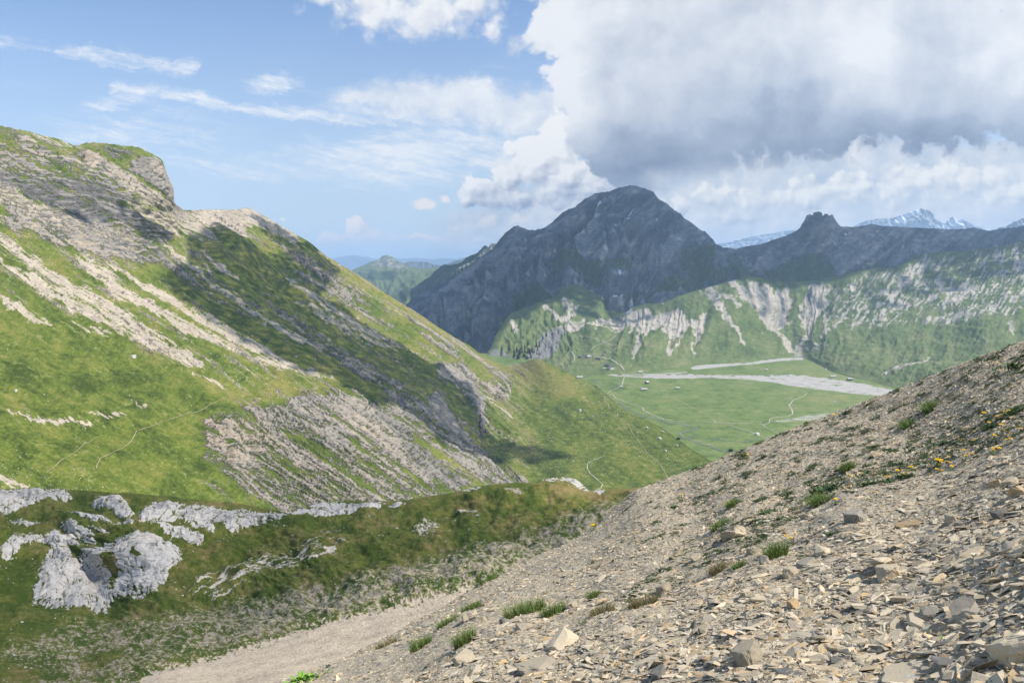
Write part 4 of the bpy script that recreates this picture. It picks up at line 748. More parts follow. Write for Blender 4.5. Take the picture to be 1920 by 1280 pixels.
# ---- foreground scree slope -----------------------------------------------
TOP5 = [(360, 1345), (430, 1310), (500, 1283), (550, 1268), (600, 1250), (650, 1228), (700, 1205), (730, 1190), (760, 1172), (830, 1136), (865, 1115), (900, 1098), (930, 1082), (960, 1068), (1000, 1044), (1060, 1020), (1090, 1002), (1120, 985), (1150, 955), (1165, 938), (1190, 918), (1225, 906), (1260, 893), (1300, 880), (1330, 868), (1365, 852), (1400, 840),
        (1460, 812), (1500, 797), (1560, 775), (1600, 760), (1660, 738), (1700, 722), (1740, 706), (1800, 682), (1860, 660), (1920, 638), (2020, 598)]
YF5 = tps([(500, 1283, 10), (600, 1250, 11), (700, 1205, 12.5), (830, 1136, 15), (960, 1068, 18), (1120, 985, 22), (1190, 918, 24), (1330, 868, 24), (1460, 812, 24), (1660, 738, 22), (1800, 682, 19), (1920, 638, 17), (2020, 598, 16),
           (600, 1345, 5.6), (960, 1345, 3.7), (1400, 1345, 2.9), (1920, 1345, 2.3), (900, 1230, 5.6), (1000, 1140, 8.2), (1200, 1150, 5.6), (1200, 1060, 9), (1300, 980, 13), (1400, 1030, 7.2), (1500, 950, 10), (1600, 1000, 6.2), (1700, 1100, 4.2), (1850, 1200, 2.9), (1700, 900, 9.5), (1600, 850, 14), (1800, 800, 12), (1900, 900, 6.2), (1900, 780, 10), (1900, 1050, 3.7), (2020, 1000, 3.6), (2020, 800, 8)])
def wn5(PX, PY): return fbm(PX/70, PY/30, 5, 181)
FARZ = [(560, 1345), (640, 1262), (760, 1200), (900, 1150), (1000, 1110), (1120, 1080), (1250, 1050), (1340, 1010), (1450, 980), (1530, 945), (1640, 905), (1760, 872), (1920, 805), (2020, 770), (2020, 560), (1100, 860), (360, 1300)]
def mk5(PX, PY, P):
    n = wn5(PX, PY); n2 = fbm(PX/9, PY/5, 4, 182)
    far = soft(PX, PY, FARZ, 14)
    veg = far*(.17+.12*n+n2*.28)*sst(PX, 1050, 1300)
    band = stroke(PX, PY, [(700, 1210, 8), (860, 1165, 9), (1000, 1135, 9)])*.3 + stroke(PX, PY, [(1190, 1130, 9), (1330, 1040, 12), (1440, 1000, 12), (1560, 915, 14), (1700, 880, 12), (1800, 840, 12), (1920, 790, 12)])*.32
    return np.stack([veg+band, n*.5+.5, n2*.5+.5, far], -1)
def dp5(PX, PY, P):
    x, y = P[..., 0], P[..., 1]
    return fbm(x/1.4, y/1.8, 4, 183)*.10 + fbm(x/.35, y/.4, 4, 184)*.028 + fbm(x/.09, y/.09, 3, 185)*.008
def ground_mat():
    m, nt, b = new_mat('soil', .95, .1); tc = nt.nodes.new('ShaderNodeTexCoord'); v = E(nt, tc.outputs['Object'])
    at = nt.nodes.new('ShaderNodeAttribute'); at.attribute_name = 'm'; sp = nt.nodes.new('ShaderNodeSeparateColor'); nt.links.new(at.outputs['Color'], sp.inputs[0])
    a = noise(nt, v, 9, 8, .68); c = noise(nt, v, 60, 4, .7); vz = voro(nt, v, 34, 1, .6, 'F1')
    col = mixc(nt, a.step(.3, .7), (.13, .10, .075), (.34, .29, .21)); col = mixc(nt, (c*.6+vz*.5).step(.3, .75), col, (.43, .375, .28))
    col = mixc(nt, (E(nt, sp.outputs[0]) + (c-.5)*.6 + (a-.5)*.5).step(.34, .52), col, (.05, .075, .02))
    nt.links.new(col.s, b.inputs['Base Color'])
    bp = nt.nodes.new('ShaderNodeBump'); bp.inputs['Distance'].default_value = .02; nt.links.new((a*1.2+c*.5).s, bp.inputs['Height']); nt.links.new(bp.outputs[0], b.inputs['Normal'])
    return m
sheet('scree', 'scree_slope', ground_mat(), 360, 2020, 1100, lambda px: np.interp(px, *zip(*TOP5)) - fbm(px/16, px*0, 4, 186)*1.6, [(360, 1350), (2020, 1350)], 520, YF5, dp5, mk5, back=(9, .75), shade=lambda x, y: x*0, H=1150, amp_top=.35, fade=12)

# ------------------------------------------------------------------ loose stones
def stone_mat(name, ramp, rough=.8, bump=.35, sc=9):
    m, nt, b = new_mat(name, rough, .25); at = nt.nodes.new('ShaderNodeAttribute'); at.attribute_name = 'm'
    sp = nt.nodes.new('ShaderNodeSeparateColor'); nt.links.new(at.outputs['Color'], sp.inputs[0]); tc = nt.nodes.new('ShaderNodeTexCoord'); v = E(nt, tc.outputs['Object'])
    n = noise(nt, v, sc, 5, .65); n2 = noise(nt, v, sc*6, 4, .65)
    cr = nt.nodes.new('ShaderNodeValToRGB'); els = cr.color_ramp.elements
    while len(els) < len(ramp): els.new(.5)
    for e, (p, c) in zip(els, ramp): e.position = p; e.color = (*c, 1)
    t = E(nt, sp.outputs[0]) + (n-.5)*.42; nt.links.new(t.s, cr.inputs[0])
    val = E(nt, sp.outputs[1])*.75 + .62 + (n2-.5)*.55
    col = vmath(nt, 'SCALE', E(nt, cr.outputs[0])); nt.links.new(val.s, col.s.node.inputs['Scale'])
    nt.links.new(col.s, b.inputs['Base Color'])
    bp = nt.nodes.new('ShaderNodeBump'); bp.inputs['Strength'].default_value = bump; bp.inputs['Distance'].default_value = .01; nt.links.new((n+n2*.6).s, bp.inputs['Height']); nt.links.new(bp.outputs[0], b.inputs['Normal'])
    return m
M_SLATE = stone_mat('slate', [(0, (.12, .118, .11)), (.16, (.24, .225, .19)), (.40, (.38, .325, .24)), (.66, (.48, .405, .285)), (.84, (.43, .30, .155)), (1, (.62, .55, .43))], sc=14)
def scatter_slabs(name, key, px, py, r, flat, tint, mat, tiltsd=.35, sides=6, sink=.25, aspect=(1.2, 2.2), align=None):
    N = len(px); P, Nn = on(key, px, py); Nn = Nn/np.linalg.norm(Nn, axis=1, keepdims=True); r = r[:, None]
    # local frame: mix of surface normal and up, then tilted
    up = Nn*.75 + np.array([0, 0, .25]); up += RNG.normal(0, 1, (N, 3))*(tiltsd if np.ndim(tiltsd) == 0 else tiltsd[:, None]); up /= np.linalg.norm(up, axis=1, keepdims=True)
    ax = RNG.normal(0, 1, (N, 3)) if align is None else RNG.normal(0, .7, (N, 3)) + np.array(align); ax -= (ax*up).sum(1, keepdims=True)*up; ax /= np.linalg.norm(ax, axis=1, keepdims=True); ay = np.cross(up, ax)
    asp = RNG.uniform(*aspect, (N, 1)); ang = (np.arange(sides)[None]+RNG.uniform(-.38, .38, (N, sides)))*2*np.pi/sides + RNG.uniform(0, 6, (N, 1))
    rad = RNG.uniform(.6, 1.1, (N, sides)); cx = np.cos(ang)*rad*r*np.sqrt(asp); cy = np.sin(ang)*rad*r/np.sqrt(asp); th = r*flat[:, None]
    zt = th*(.5+RNG.uniform(-.35, .35, (N, sides))); zb = -th*(.5+RNG.uniform(-.3, .3, (N, sides))); sh = RNG.uniform(.68, 1.0, (N, sides)); off = RNG.normal(0, .12, (N, 2, 1))*r[:, None]
    def ring(x, y, z): return P[:, None] + ax[:, None]*x[..., None] + ay[:, None]*y[..., None] + up[:, None]*(z + r*flat[:, None]*(.5-sink))[..., None]
    top = ring(cx*sh+off[:, 0], cy*sh+off[:, 1], zt); bot = ring(cx, cy, zb)
    V = np.concatenate([top, bot], 1).reshape(-1, 3); base = (np.arange(N)*2*sides)[:, None]; k = np.arange(sides); k1 = (k+1) % sides
    f_top = base + k[None]; side = np.stack([base+sides+k, base+sides+k1, base+k1, base+k], -1).reshape(N, -1)
    loops = np.concatenate([f_top, side], 1).ravel(); tot = np.tile(np.r_[sides, np.full(sides, 4)], N)
    att = np.zeros((N, 2*sides, 4)); att[..., 0] = tint[:, None]; att[..., 1] = RNG.uniform(.05, .95, (N, 1)); att[..., 3] = 1
    return mesh_np(name, V, loops, tot, mat, False, {'m': att.reshape(-1, 4)})
def rand_region(n, x0, x1):
    px = RNG.uniform(x0, x1, n*2); py = RNG.uniform(620, 1340, n*2); T = np.interp(px, *zip(*TOP5)); m = py > T+.5; return px[m][:n], py[m][:n]
BAREZ = [([(1040, 1150), (1150, 1160), (1250, 1130), (1300, 1160), (1200, 1185), (1100, 1200), (1040, 1190)], .25), ([(1520, 945), (1560, 945), (1580, 970), (1560, 990), (1540, 975)], .3), ([(560, 1270), (700, 1215), (900, 1190), (880, 1215), (700, 1290)], .5)]
def make_scree():
    px, py = rand_region(88000, 400, 2010)
    keep = np.ones(len(px))
    for p, k in BAREZ: keep = np.where(sdf(px, py, p) > 0, k, keep)
    Yk = YF5(px, py); aw = slopes(px, py)[0]*Yk; pat = fbm(aw/.55, Yk/.8, 4, 187); nearz = 1-soft(px, py, FARZ, 12)
    keep = keep*(1-.75*nearz*sst(pat, .05, .45)*sst(py, 980, 1040))
    m = RNG.random(len(px)) < keep; px, py = px[m], py[m]
    Y = YF5(px, py); far = soft(px, py, FARZ, 12)
    r = np.exp(RNG.normal(np.log(.0175), .56, len(px)))*(1-.1*far); r = np.maximum(r, Y*2.0/1280*RNG.uniform(.6, 1.8, len(px))); r = np.minimum(r, .07)
    blu = sst(fbm(px/90, py/60, 3, 191), .1, .6)*sst(px, 1350, 1600)*(1-far); tint = np.clip(RNG.normal(.56, .19, len(px)) - blu*.17 + far*.02, .02, .98)
    fl = RNG.uniform(.08, .26, len(px))*(1+1.3*far)
    o = scatter_slabs('gravel', 'scree', px, py, r, fl, tint, M_SLATE, tiltsd=.10+.20*RNG.random(len(px))+.10*far, align=(1, .15, .35), aspect=(1.3, 3.4))
    tag(o, kind='stuff')
    px, py = rand_region(52000, 560, 2010); m = soft(px, py, FARZ, 12) < .5; px, py = px[m], py[m]; Y = YF5(px, py)
    r = np.maximum(np.exp(RNG.normal(np.log(.0085), .35, len(px))), Y*.8/1280); tint = np.clip(RNG.normal(.50, .2, len(px)), .02, .98)
    tag(scatter_slabs('grit', 'scree', px, py, r, RNG.uniform(.2, .6, len(px)), tint, M_SLATE, tiltsd=.3, sides=5, align=(1, .15, .35), aspect=(1, 2)), kind='stuff')
make_scree()
def rough_rock(name, dims, seed, layered=0.0, cuts=3, jag=.09, mat=None, tint=.5, val=.5, smooth=False, taper=.14):
    """an angular block: hull of jittered points, then bedding steps and chipped edges; origin at its base"""
    rd = random.Random(seed); bm = bmesh.new(); hx, hy, hz = dims
    for i in range(26):
        a = rd.uniform(0, 6.283); z = rd.choice((-1, -1, -.3, .4, 1, 1))*rd.uniform(.82, 1); q = 1-taper*(z*.5+.5)*rd.uniform(.3, 1.3); k = (abs(math.cos(a))**6+abs(math.sin(a))**6)**(-1/6)*.9
        bm.verts.new((math.cos(a)*k*q*rd.uniform(.72, 1), math.sin(a)*k*q*rd.uniform(.72, 1), z))
    h = bmesh.ops.convex_hull(bm, input=bm.verts); bmesh.ops.delete(bm, geom=[v for v in bm.verts if not v.link_faces], context='VERTS')
    bmesh.ops.triangulate(bm, faces=bm.faces); bmesh.ops.subdivide_edges(bm, edges=bm.edges, cuts=cuts, use_grid_fill=True)
    cs = np.array([v.co[:] for v in bm.verts]); s = seed*3.7
    nz = fbm(cs[:, 0]*1.7+s, cs[:, 1]*1.7+cs[:, 2]*.9, 4, seed % 40); nf = fbm(cs[:, 0]*6+s, cs[:, 1]*6-cs[:, 2]*5, 3, seed % 37)
    for v, a, f in zip(bm.verts, nz, nf):
        rr = 1 + a*jag*1.5 + f*jag*.8
        if layered: st = math.floor((v.co.z*.5+.5)*layered*1.0+a*.8); rr *= 1 + .07*math.sin(st*12.9898+seed)
        v.co.x *= rr*hx; v.co.y *= rr*hy; v.co.z = (v.co.z*(1+a*jag*.5))*hz + hz*.55
    bmesh.ops.recalc_face_normals(bm, faces=bm.faces); me = bpy.data.meshes.new(name); bm.to_mesh(me); bm.free()
    at = me.attributes.new('m', 'FLOAT_COLOR', 'POINT'); n = len(me.vertices); A = np.zeros((n, 4)); A[:, 0] = tint; A[:, 1] = val; A[:, 3] = 1; at.data.foreach_set('color', A.ravel().astype(np.float32))
    me.polygons.foreach_set('use_smooth', np.full(len(me.polygons), smooth)); me.materials.append(mat or M_SLATE)
    o = bpy.data.objects.new(name, me); C.objects.link(o); return o
def place(o, key, px, py, yaw=0, tilt=(0, 0), dz=0, follow=.7):
    P, N = on(key, np.array([px*1.]), np.array([py*1.])); n = Vector(N[0]).normalized()*follow + Vector((0, 0, 1-follow)); n.normalize()
    q = n.to_track_quat('Z', 'Y').to_matrix().to_4x4(); o.matrix_world = Matrix.Translation(Vector(P[0])+n*dz) @ q @ Matrix.Rotation(yaw, 4, 'Z') @ Matrix.Rotation(tilt[0], 4, 'X') @ Matrix.Rotation(tilt[1], 4, 'Y'); return P[0]
# px, py(base), width px, height px, layered, tint, val, yaw, tilt, name, category, label
ROCKS = [(1380, 1010, 78, 26, 3, .62, .62, .3, (.25, -.42), 'slate_slab', 'tan slate slab tilted up on edge beside the yellow flower clump, largest slab on the left of the debris'),
 (1350, 1020, 40, 16, 3, .3, .3, .7, (.3, -.5), 'slate_slab', 'narrow dark slab leaning under the left side of the large tilted tan slab'),
 (1606, 976, 54, 30, 2, .22, .55, .2, (0, .05), 'rock', 'blocky rock with flat blue grey top and brown sides below the matted grass'),
 (1540, 1030, 44, 34, 0, .66, .75, .5, (.2, .3), 'rock', 'pale rounded cream rock with brown left side, right of the dark green tuft'),
 (1411, 1038, 30, 18, 2, .45, .4, .4, (0, 0), 'rock', 'small brown block left of the dark green grass tuft'),
 (1433, 1055, 28, 24, 0, .55, .6, .9, (.1, .2), 'rock', 'small pale pyramid shaped rock below the dark green grass tuft'),
 (1510, 1058, 56, 17, 3, .28, .45, .1, (0, .1), 'slate_slab', 'long flat grey slab with a pointed right end under the cream rock'),
 (1481, 1080, 42, 20, 1, .5, .55, .2, (0, -.1), 'rock', 'buff flat topped rock lying below the long grey slab'),
 (1668, 1090, 62, 28, 1, .58, .55, .15, (0, -.15), 'rock', 'light brown wedge rock carrying the overhanging slate slab'),
 (1704, 980, 64, 10, 4, .8, .25, .05, (0, .05), 'slate_slab', 'long thin dark brown slab lying flat like a plank'),
 (1515, 975, 36, 15, 2, .55, .5, .2, (.1, -.3), 'slate_slab', 'tan slab just below the upper left yellow flower by the tufts'),
 (1791, 988, 30, 20, 1, .62, .5, .3, (0, .1), 'rock', 'ochre block on the right side, upper of two touching blocks'),
 (1804, 998, 20, 20, 0, .35, .3, .9, (0, .2), 'rock', 'small dark cube shaped rock touching the ochre block'),
 (1873, 972, 26, 22, 0, .08, .4, .6, (.1, .2), 'rock', 'blue grey pyramid shaped rock near the right edge'),
 (1866, 910, 34, 20, 2, .8, .65, .3, (0, -.1), 'slate_slab', 'orange tan slab near the right edge, left of two side by side'),
 (1897, 910, 44, 18, 2, .68, .45, .1, (0, .1), 'slate_slab', 'brown tan slab near the right edge, right of two side by side'),
 (1914, 935, 50, 34, 2, .78, .55, .6, (.1, -.3), 'slate_slab', 'large ochre slab tilted up at the right edge above the scree'),
 (1905, 1225, 120, 78, 0, .66, .85, .5, (.1, -.45), 'boulder', 'large smooth tan boulder at the lower right edge'),
 (1830, 1048, 72, 12, 2, .72, .65, .1, (0, .05), 'slate_slab', 'long thin tan slab lying level in the right part of the scree'),
 (1903, 1040, 50, 18, 2, .38, .6, .2, (0, .1), 'slate_slab', 'grey tan slab at the right edge above the blue grey stones'),
 (1528, 1205, 66, 16, 4, .35, .35, .7, (.1, -.5), 'slate_slab', 'dark layered slab tilted steeply to the right in the lower scree'),
 (1412, 1252, 66, 42, 2, .5, .3, .2, (.1, .2), 'rock', 'dark brown broken block with deep shadow at the bottom of the scree'),
 (1058, 1212, 64, 44, 1, .6, .72, .4, (.3, .3), 'rock', 'large pale tan rock lower left with a flat sunlit face'),
 (1010, 1252, 110, 18, 5, .45, .4, .15, (0, -.08), 'slate_slab', 'longest flat layered slab at the bottom of the scree'),
 (1237, 1264, 42, 26, 0, .06, .6, .3, (.1, .2), 'rock', 'blue grey white topped stone at the bottom edge'),
 (1490, 1142, 36, 20, 2, .85, .55, .3, (0, .1), 'rock', 'rusty ochre rock in the middle of the scree'),
 (1459, 1145, 20, 10, 1, .12, .8, .3, (0, 0), 'slate_slab', 'small whitish grey slate left of the rusty ochre rock'),
 (1403, 1130, 34, 12, 2, .6, .5, .3, (0, -.2), 'slate_slab', 'narrow tan slab pointing left below the flat buff rock'),
 (872, 1236, 48, 28, 1, .5, .55, .2, (.1, .1), 'rock', 'buff block beneath the round grass tuft at the lower left'),
 (883, 1163, 34, 16, 2, .5, .6, .3, (0, -.1), 'slate_slab', 'buff slab left of the largest bright grass tuft, left of a touching pair'),
 (905, 1168, 26, 14, 2, .62, .5, .5, (0, -.2), 'slate_slab', 'tan slab left of the largest bright grass tuft, right of a touching pair'),
 (948, 1176, 22, 14, 0, .1, .6, .3, (0, .1), 'rock', 'small blue grey stone under the largest bright grass tuft'),
 (984, 1182, 36, 14, 2, .4, .6, .1, (.1, -.15), 'slate_slab', 'flat pale slab just right of the small blue grey stone'),
 (1246, 1106, 34, 22, 0, .45, .4, .3, (.1, .1), 'rock', 'weathered brown rock on the bare patch in the middle of the slope'),
 (1307, 1050, 30, 13, 1, .55, .5, .3, (0, .1), 'rock', 'small tan block alone on the slope left of the debris'),
 (1740, 1145, 60, 14, 3, .3, .5, .3, (.05, .1), 'slate_slab', 'broad grey slab right of centre in the lower scree'),
 (1815, 1150, 90, 30, 2, .40, .5, .2, (.2, .1), 'slate_slab', 'broad flat grey tan slab above the lime green plant'),
 (1690, 1260, 110, 18, 3, .55, .6, .1, (.02, 0), 'slate_slab', 'wide tan slab lying flat at the bottom edge, right of the dark block'),
 (1075, 1140, 26, 14, 1, .5, .55, .2, (0, 0), 'rock', 'small buff stone between the two bright grass tufts')]
for i, (px, py, w, h, lay, ti, va, yaw, tl, nm, lab) in enumerate(ROCKS):
    Y = float(YF5(np.array(px*1.), np.array(py*1.))); s = Y/1280*1.22; hz = h*s*.5 if abs(tl[1]) < .3 else h*s*.3
    o = rough_rock(nm, (w*s*.5, w*s*.34, hz), 11+i*7, lay, 5, .09, None, ti, va-.12); place(o, 'scree', px, py, yaw, tl, -hz*.25); tag(o, lab, 'slab' if 'slab' in nm else nm)
# the overhanging slab on its wedge rock
o = rough_rock('slate_slab', (84*6.0/1280*.55, .085, .024), 901, 4, 3, .08, None, .5, .55); place(o, 'scree', 1650, 1076, .1, (.12, -.22), .075); tag(o, 'large flat slate slab overhanging to the left on top of a wedge shaped rock', 'slab')

# ------------------------------------------------------------------ plants on the scree
def leaf_mat(name, c1, c2, tr=.25):
    m, nt, b = new_mat(name, .6, .3); at = nt.nodes.new('ShaderNodeAttribute'); at.attribute_name = 'm'; sp = nt.nodes.new('ShaderNodeSeparateColor'); nt.links.new(at.outputs['Color'], sp.inputs[0])
    tc = nt.nodes.new('ShaderNodeTexCoord'); n = noise(nt, E(nt, tc.outputs['Object']), 20, 3, .6)
    nt.links.new(mixc(nt, (E(nt, sp.outputs[0])*.8+n*.4-.1).sat(), c1, c2).s, b.inputs['Base Color']); b.inputs['Subsurface Weight'].default_value = 0
    return m
M_GRASS = leaf_mat('grass', (.075, .13, .025), (.21, .27, .07)); M_STRAW = leaf_mat('dry_grass', (.14, .13, .05), (.32, .27, .14)); M_HERB = leaf_mat('herb', (.030, .058, .014), (.095, .145, .038)); M_LIME = leaf_mat('lime', (.12, .25, .03), (.22, .4, .06))
def blades(n, w, h, lean, wid, seed, flat=.4):
    r = np.random.default_rng(seed); a = r.uniform(0, 6.283, n); q = np.sqrt(r.random(n)); bx = np.cos(a)*q*w; by = np.sin(a)*q*w*flat; d = r.uniform(0, 6.283, n); l = r.uniform(.45, 1, n)*h; ln = r.uniform(.1, 1, n)*lean
    dx, dy = np.cos(d)+np.cos(a)*.7*q, np.sin(d)+np.sin(a)*.7*q; o = np.stack([-np.sin(d), np.cos(d), d*0], -1)*wid; pts = []
    for t, k in ((0, 1), (.5, .8), (1, .08)):
        c = np.stack([bx+dx*ln*l*t*t, by+dy*ln*l*t*t, l*t*(1-.25*ln*t)], -1); pts += [c-o*k, c+o*k]
    V = np.stack(pts, 1); b = (np.arange(n)*6)[:, None]; F = np.concatenate([b+np.array([0, 1, 3, 2]), b+np.array([2, 3, 5, 4])], 1)
    return V.reshape(-1, 3), F.ravel(), np.full(2*n, 4), np.repeat(np.stack([r.random(n)]*3+[np.ones(n)], -1), 6, 0)
def rosette(n, R, seed, wid=.28, lift=.5):
    r = np.random.default_rng(seed); a = r.uniform(0, 6.283, n); c0 = r.normal(0, R*.45, (n, 2)); L = r.uniform(.5, 1, n)*R; e = r.uniform(.1, lift, n); dv = np.stack([np.cos(a), np.sin(a), e], -1); sd = np.stack([-np.sin(a), np.cos(a), r.normal(0, .3, n)], -1); B = np.concatenate([c0, np.zeros((n, 1))], 1); pts = []
    for t, k, z in ((0, .15, 0), (.4, 1, .12), (.75, .8, .1), (1, .05, -.05)):
        c = B+dv*(L*t)[:, None]+np.array([0, 0, 1])*(z*L)[:, None]; pts += [c-sd*(L*wid*k*.5)[:, None], c+sd*(L*wid*k*.5)[:, None]]
    V = np.stack(pts, 1); b = (np.arange(n)*8)[:, None]; F = np.concatenate([b+np.array([0, 1, 3, 2]), b+np.array([2, 3, 5, 4]), b+np.array([4, 5, 7, 6])], 1)
    return V.reshape(-1, 3), F.ravel(), np.full(3*n, 4), np.repeat(np.stack([r.random(n)]*3+[np.ones(n)], -1), 8, 0)
# px, py(base), half width px, height px, kind, label
TUFTS = [(985, 1152, 42, 26, 'g', 'largest bright green grass tuft on the lower left of the scree'), (1038, 1152, 26, 20, 'g', 'bright green grass tuft touching the right end of the largest tuft'), (872, 1204, 24, 26, 'g', 'round bright green grass tuft above the buff block at the lower left'),
 (790, 1214, 24, 18, 'g', 'low green grass tuft near the lower left edge of the scree'), (842, 1172, 24, 14, 'g', 'flat green tuft uphill of the round tuft, left of the pair of slabs'), (886, 1148, 22, 12, 'g', 'small tuft directly above the pair of buff slabs'), (724, 1210, 22, 12, 's', 'dry yellowish tuft at the far left edge of the scree crest'),
 (1130, 1152, 28, 18, 's', 'yellow green grass tuft on the bare soil right of the bright tufts'), (1094, 1174, 18, 12, 'h', 'dark leafy plant below the yellow green tuft'), (1112, 1118, 14, 14, 'g', 'thin upright green tuft above the yellow green tuft'), (1192, 1148, 12, 18, 's', 'thin straw coloured tuft alone on bare soil'), (1216, 1136, 24, 16, 's', 'pale dry tuft left of the weathered brown rock'),
 (1536, 944, 24, 18, 'g', 'pale matted grass tuft above the blocky blue grey rock'), (1548, 924, 28, 24, 'h', 'large dark leafy plant behind the pale matted tuft'), (1455, 1038, 28, 26, 'g', 'dark green grass tuft below the trio of yellow flowers'), (1348, 1070, 26, 14, 's', 'yellowish dry tuft left of the flat buff rocks'), (1386, 1062, 18, 12, 'g', 'thin green tuft right of the yellowish dry tuft'),
 (1634, 912, 28, 16, 'h', 'dark leafy plant at the left end of the flower row'), (1668, 908, 22, 14, 'h', 'dark leafy plant under the middle of the flower row'), (1696, 902, 24, 14, 'h', 'dark leafy plant right of the middle of the flower row'), (1776, 1200, 14, 12, 'l', 'lime green small plant between grey slates'), (1799, 1196, 6, 6, 'l', 'tiny lime green sprout right of the lime plant'),
 (565, 1276, 26, 24, 'l', 'bright leafy plant at the bottom left edge of the scree'), (1266, 950, 14, 12, 'h', 'small dark plant with a yellow flower on the left skyline slope'), (1905, 690, 18, 24, 'h', 'tall leafy plant at the top right of the slope'), (1560, 1000, 24, 12, 'h', 'flat green plant right of the single yellow flower'), (1590, 880, 22, 14, 'g', 'green tuft uphill of the flower row'),
 (1440, 965, 30, 12, 'h', 'dark flat plant above the large tilted slab'), (1375, 950, 20, 10, 'g', 'small tuft on the slope left of the tilted slab'), (1352, 990, 30, 12, 'g', 'green strip of grass left of the tilted slab'), (1700, 800, 24, 14, 'g', 'green tuft halfway up the right slope'), (1745, 770, 26, 16, 'g', 'taller green tuft above the flower row on the right slope'), (1850, 800, 30, 12, 'h', 'leafy plant at the right end of the flower row'), (1900, 768, 22, 14, 'h', 'leafy plant at the right edge under the small flowers'), (1740, 680, 0, 0, '', '')]
for i, (px, py, w, h, kd, lab) in enumerate(TUFTS):
    if not kd: continue
    Y = float(YF5(np.array(px*1.), np.array(py*1.))); s = Y/1280; W, H = w*s*1.15, h*s*1.2
    if kd in 'gs':
        nb = int(150+w*10); V, F, T, A = blades(nb, W, H*1.15, .9 if i != 12 else 2.2, max(.0016, .55*s), 300+i); m = M_GRASS if kd == 'g' else M_STRAW; nm = 'grass_tuft'; ct = 'grass tuft'
    else:
        rs = [rosette(46, H*.75, 400+i*9+j, .22 if kd == 'h' else .35, .9) for j in range(1 if w < 20 else int(w/7))]; r = np.random.default_rng(i); off = 0; VV, FF, TT, AA = [], [], [], []
        for V, F, T, A in rs:
            VV.append(V+np.array([r.uniform(-W, W)*.45, r.uniform(-W, W)*.25, 0])); FF.append(F+off); off += len(V); TT.append(T); AA.append(A)
        V, F, T, A = np.concatenate(VV), np.concatenate(FF), np.concatenate(TT), np.concatenate(AA); m = M_HERB if kd == 'h' else M_LIME; nm = 'leafy_plant'; ct = 'plant'
    o = mesh_np(nm, V, F, T, m, False, {'m': A}); place(o, 'scree', px, py, 0, (0, 0), -.004, .55); tag(o, lab, ct, 'tufts and plants growing on the scree')
def ground_cover():
    n = 22000; px, py = rand_region(n, 1000, 2000); far = soft(px, py, FARZ, 12); band = stroke(px, py, [(1190, 1120, 14), (1330, 1030, 18), (1440, 985, 18), (1560, 905, 22), (1700, 865, 20), (1800, 830, 20), (1920, 780, 20)]); k = fbm(px/30, py/16, 4, 201)
    m = ((k > .06) & (RNG.random(len(px)) < far*.95*sst(k, 0, .35)*sst(px, 1080, 1450))) | ((band > .3) & (k > -.1) & (RNG.random(len(px)) < .8)) | ((RNG.random(len(px)) < .008) & (far < .5)); px, py = px[m], py[m]
    P, N = on('scree', px, py); VV, FF, TT, AA = [], [], [], []; off = 0; protos = [rosette(26, 1, 600+j, .26, .8) for j in range(7)]+[blades(46, .8, 1.0, 1.0, .022, 650+j, 1) for j in range(3)]; Y = YF5(px, py)
    for i in range(len(px)):
        V, F, T, A = protos[RNG.integers(10)]; s = Y[i]/1280*RNG.uniform(4.0, 10.5); a = RNG.uniform(0, 6.28); R = np.array([[math.cos(a), -math.sin(a), 0], [math.sin(a), math.cos(a), 0], [0, 0, .7]])
        Q = V@R.T*s; Q[:, 2] += -Q[:, 0]*N[i, 0]/N[i, 2]*.9 - Q[:, 1]*N[i, 1]/N[i, 2]*.9; VV.append(Q+P[i]); FF.append(F+off); off += len(V); TT.append(T); AA.append(A*RNG.uniform(.2, 1.2))
    o = mesh_np('ground_cover', np.concatenate(VV), np.concatenate(FF), np.concatenate(TT), M_HERB, False, {'m': np.concatenate(AA)}); tag(o, kind='stuff')
ground_cover()
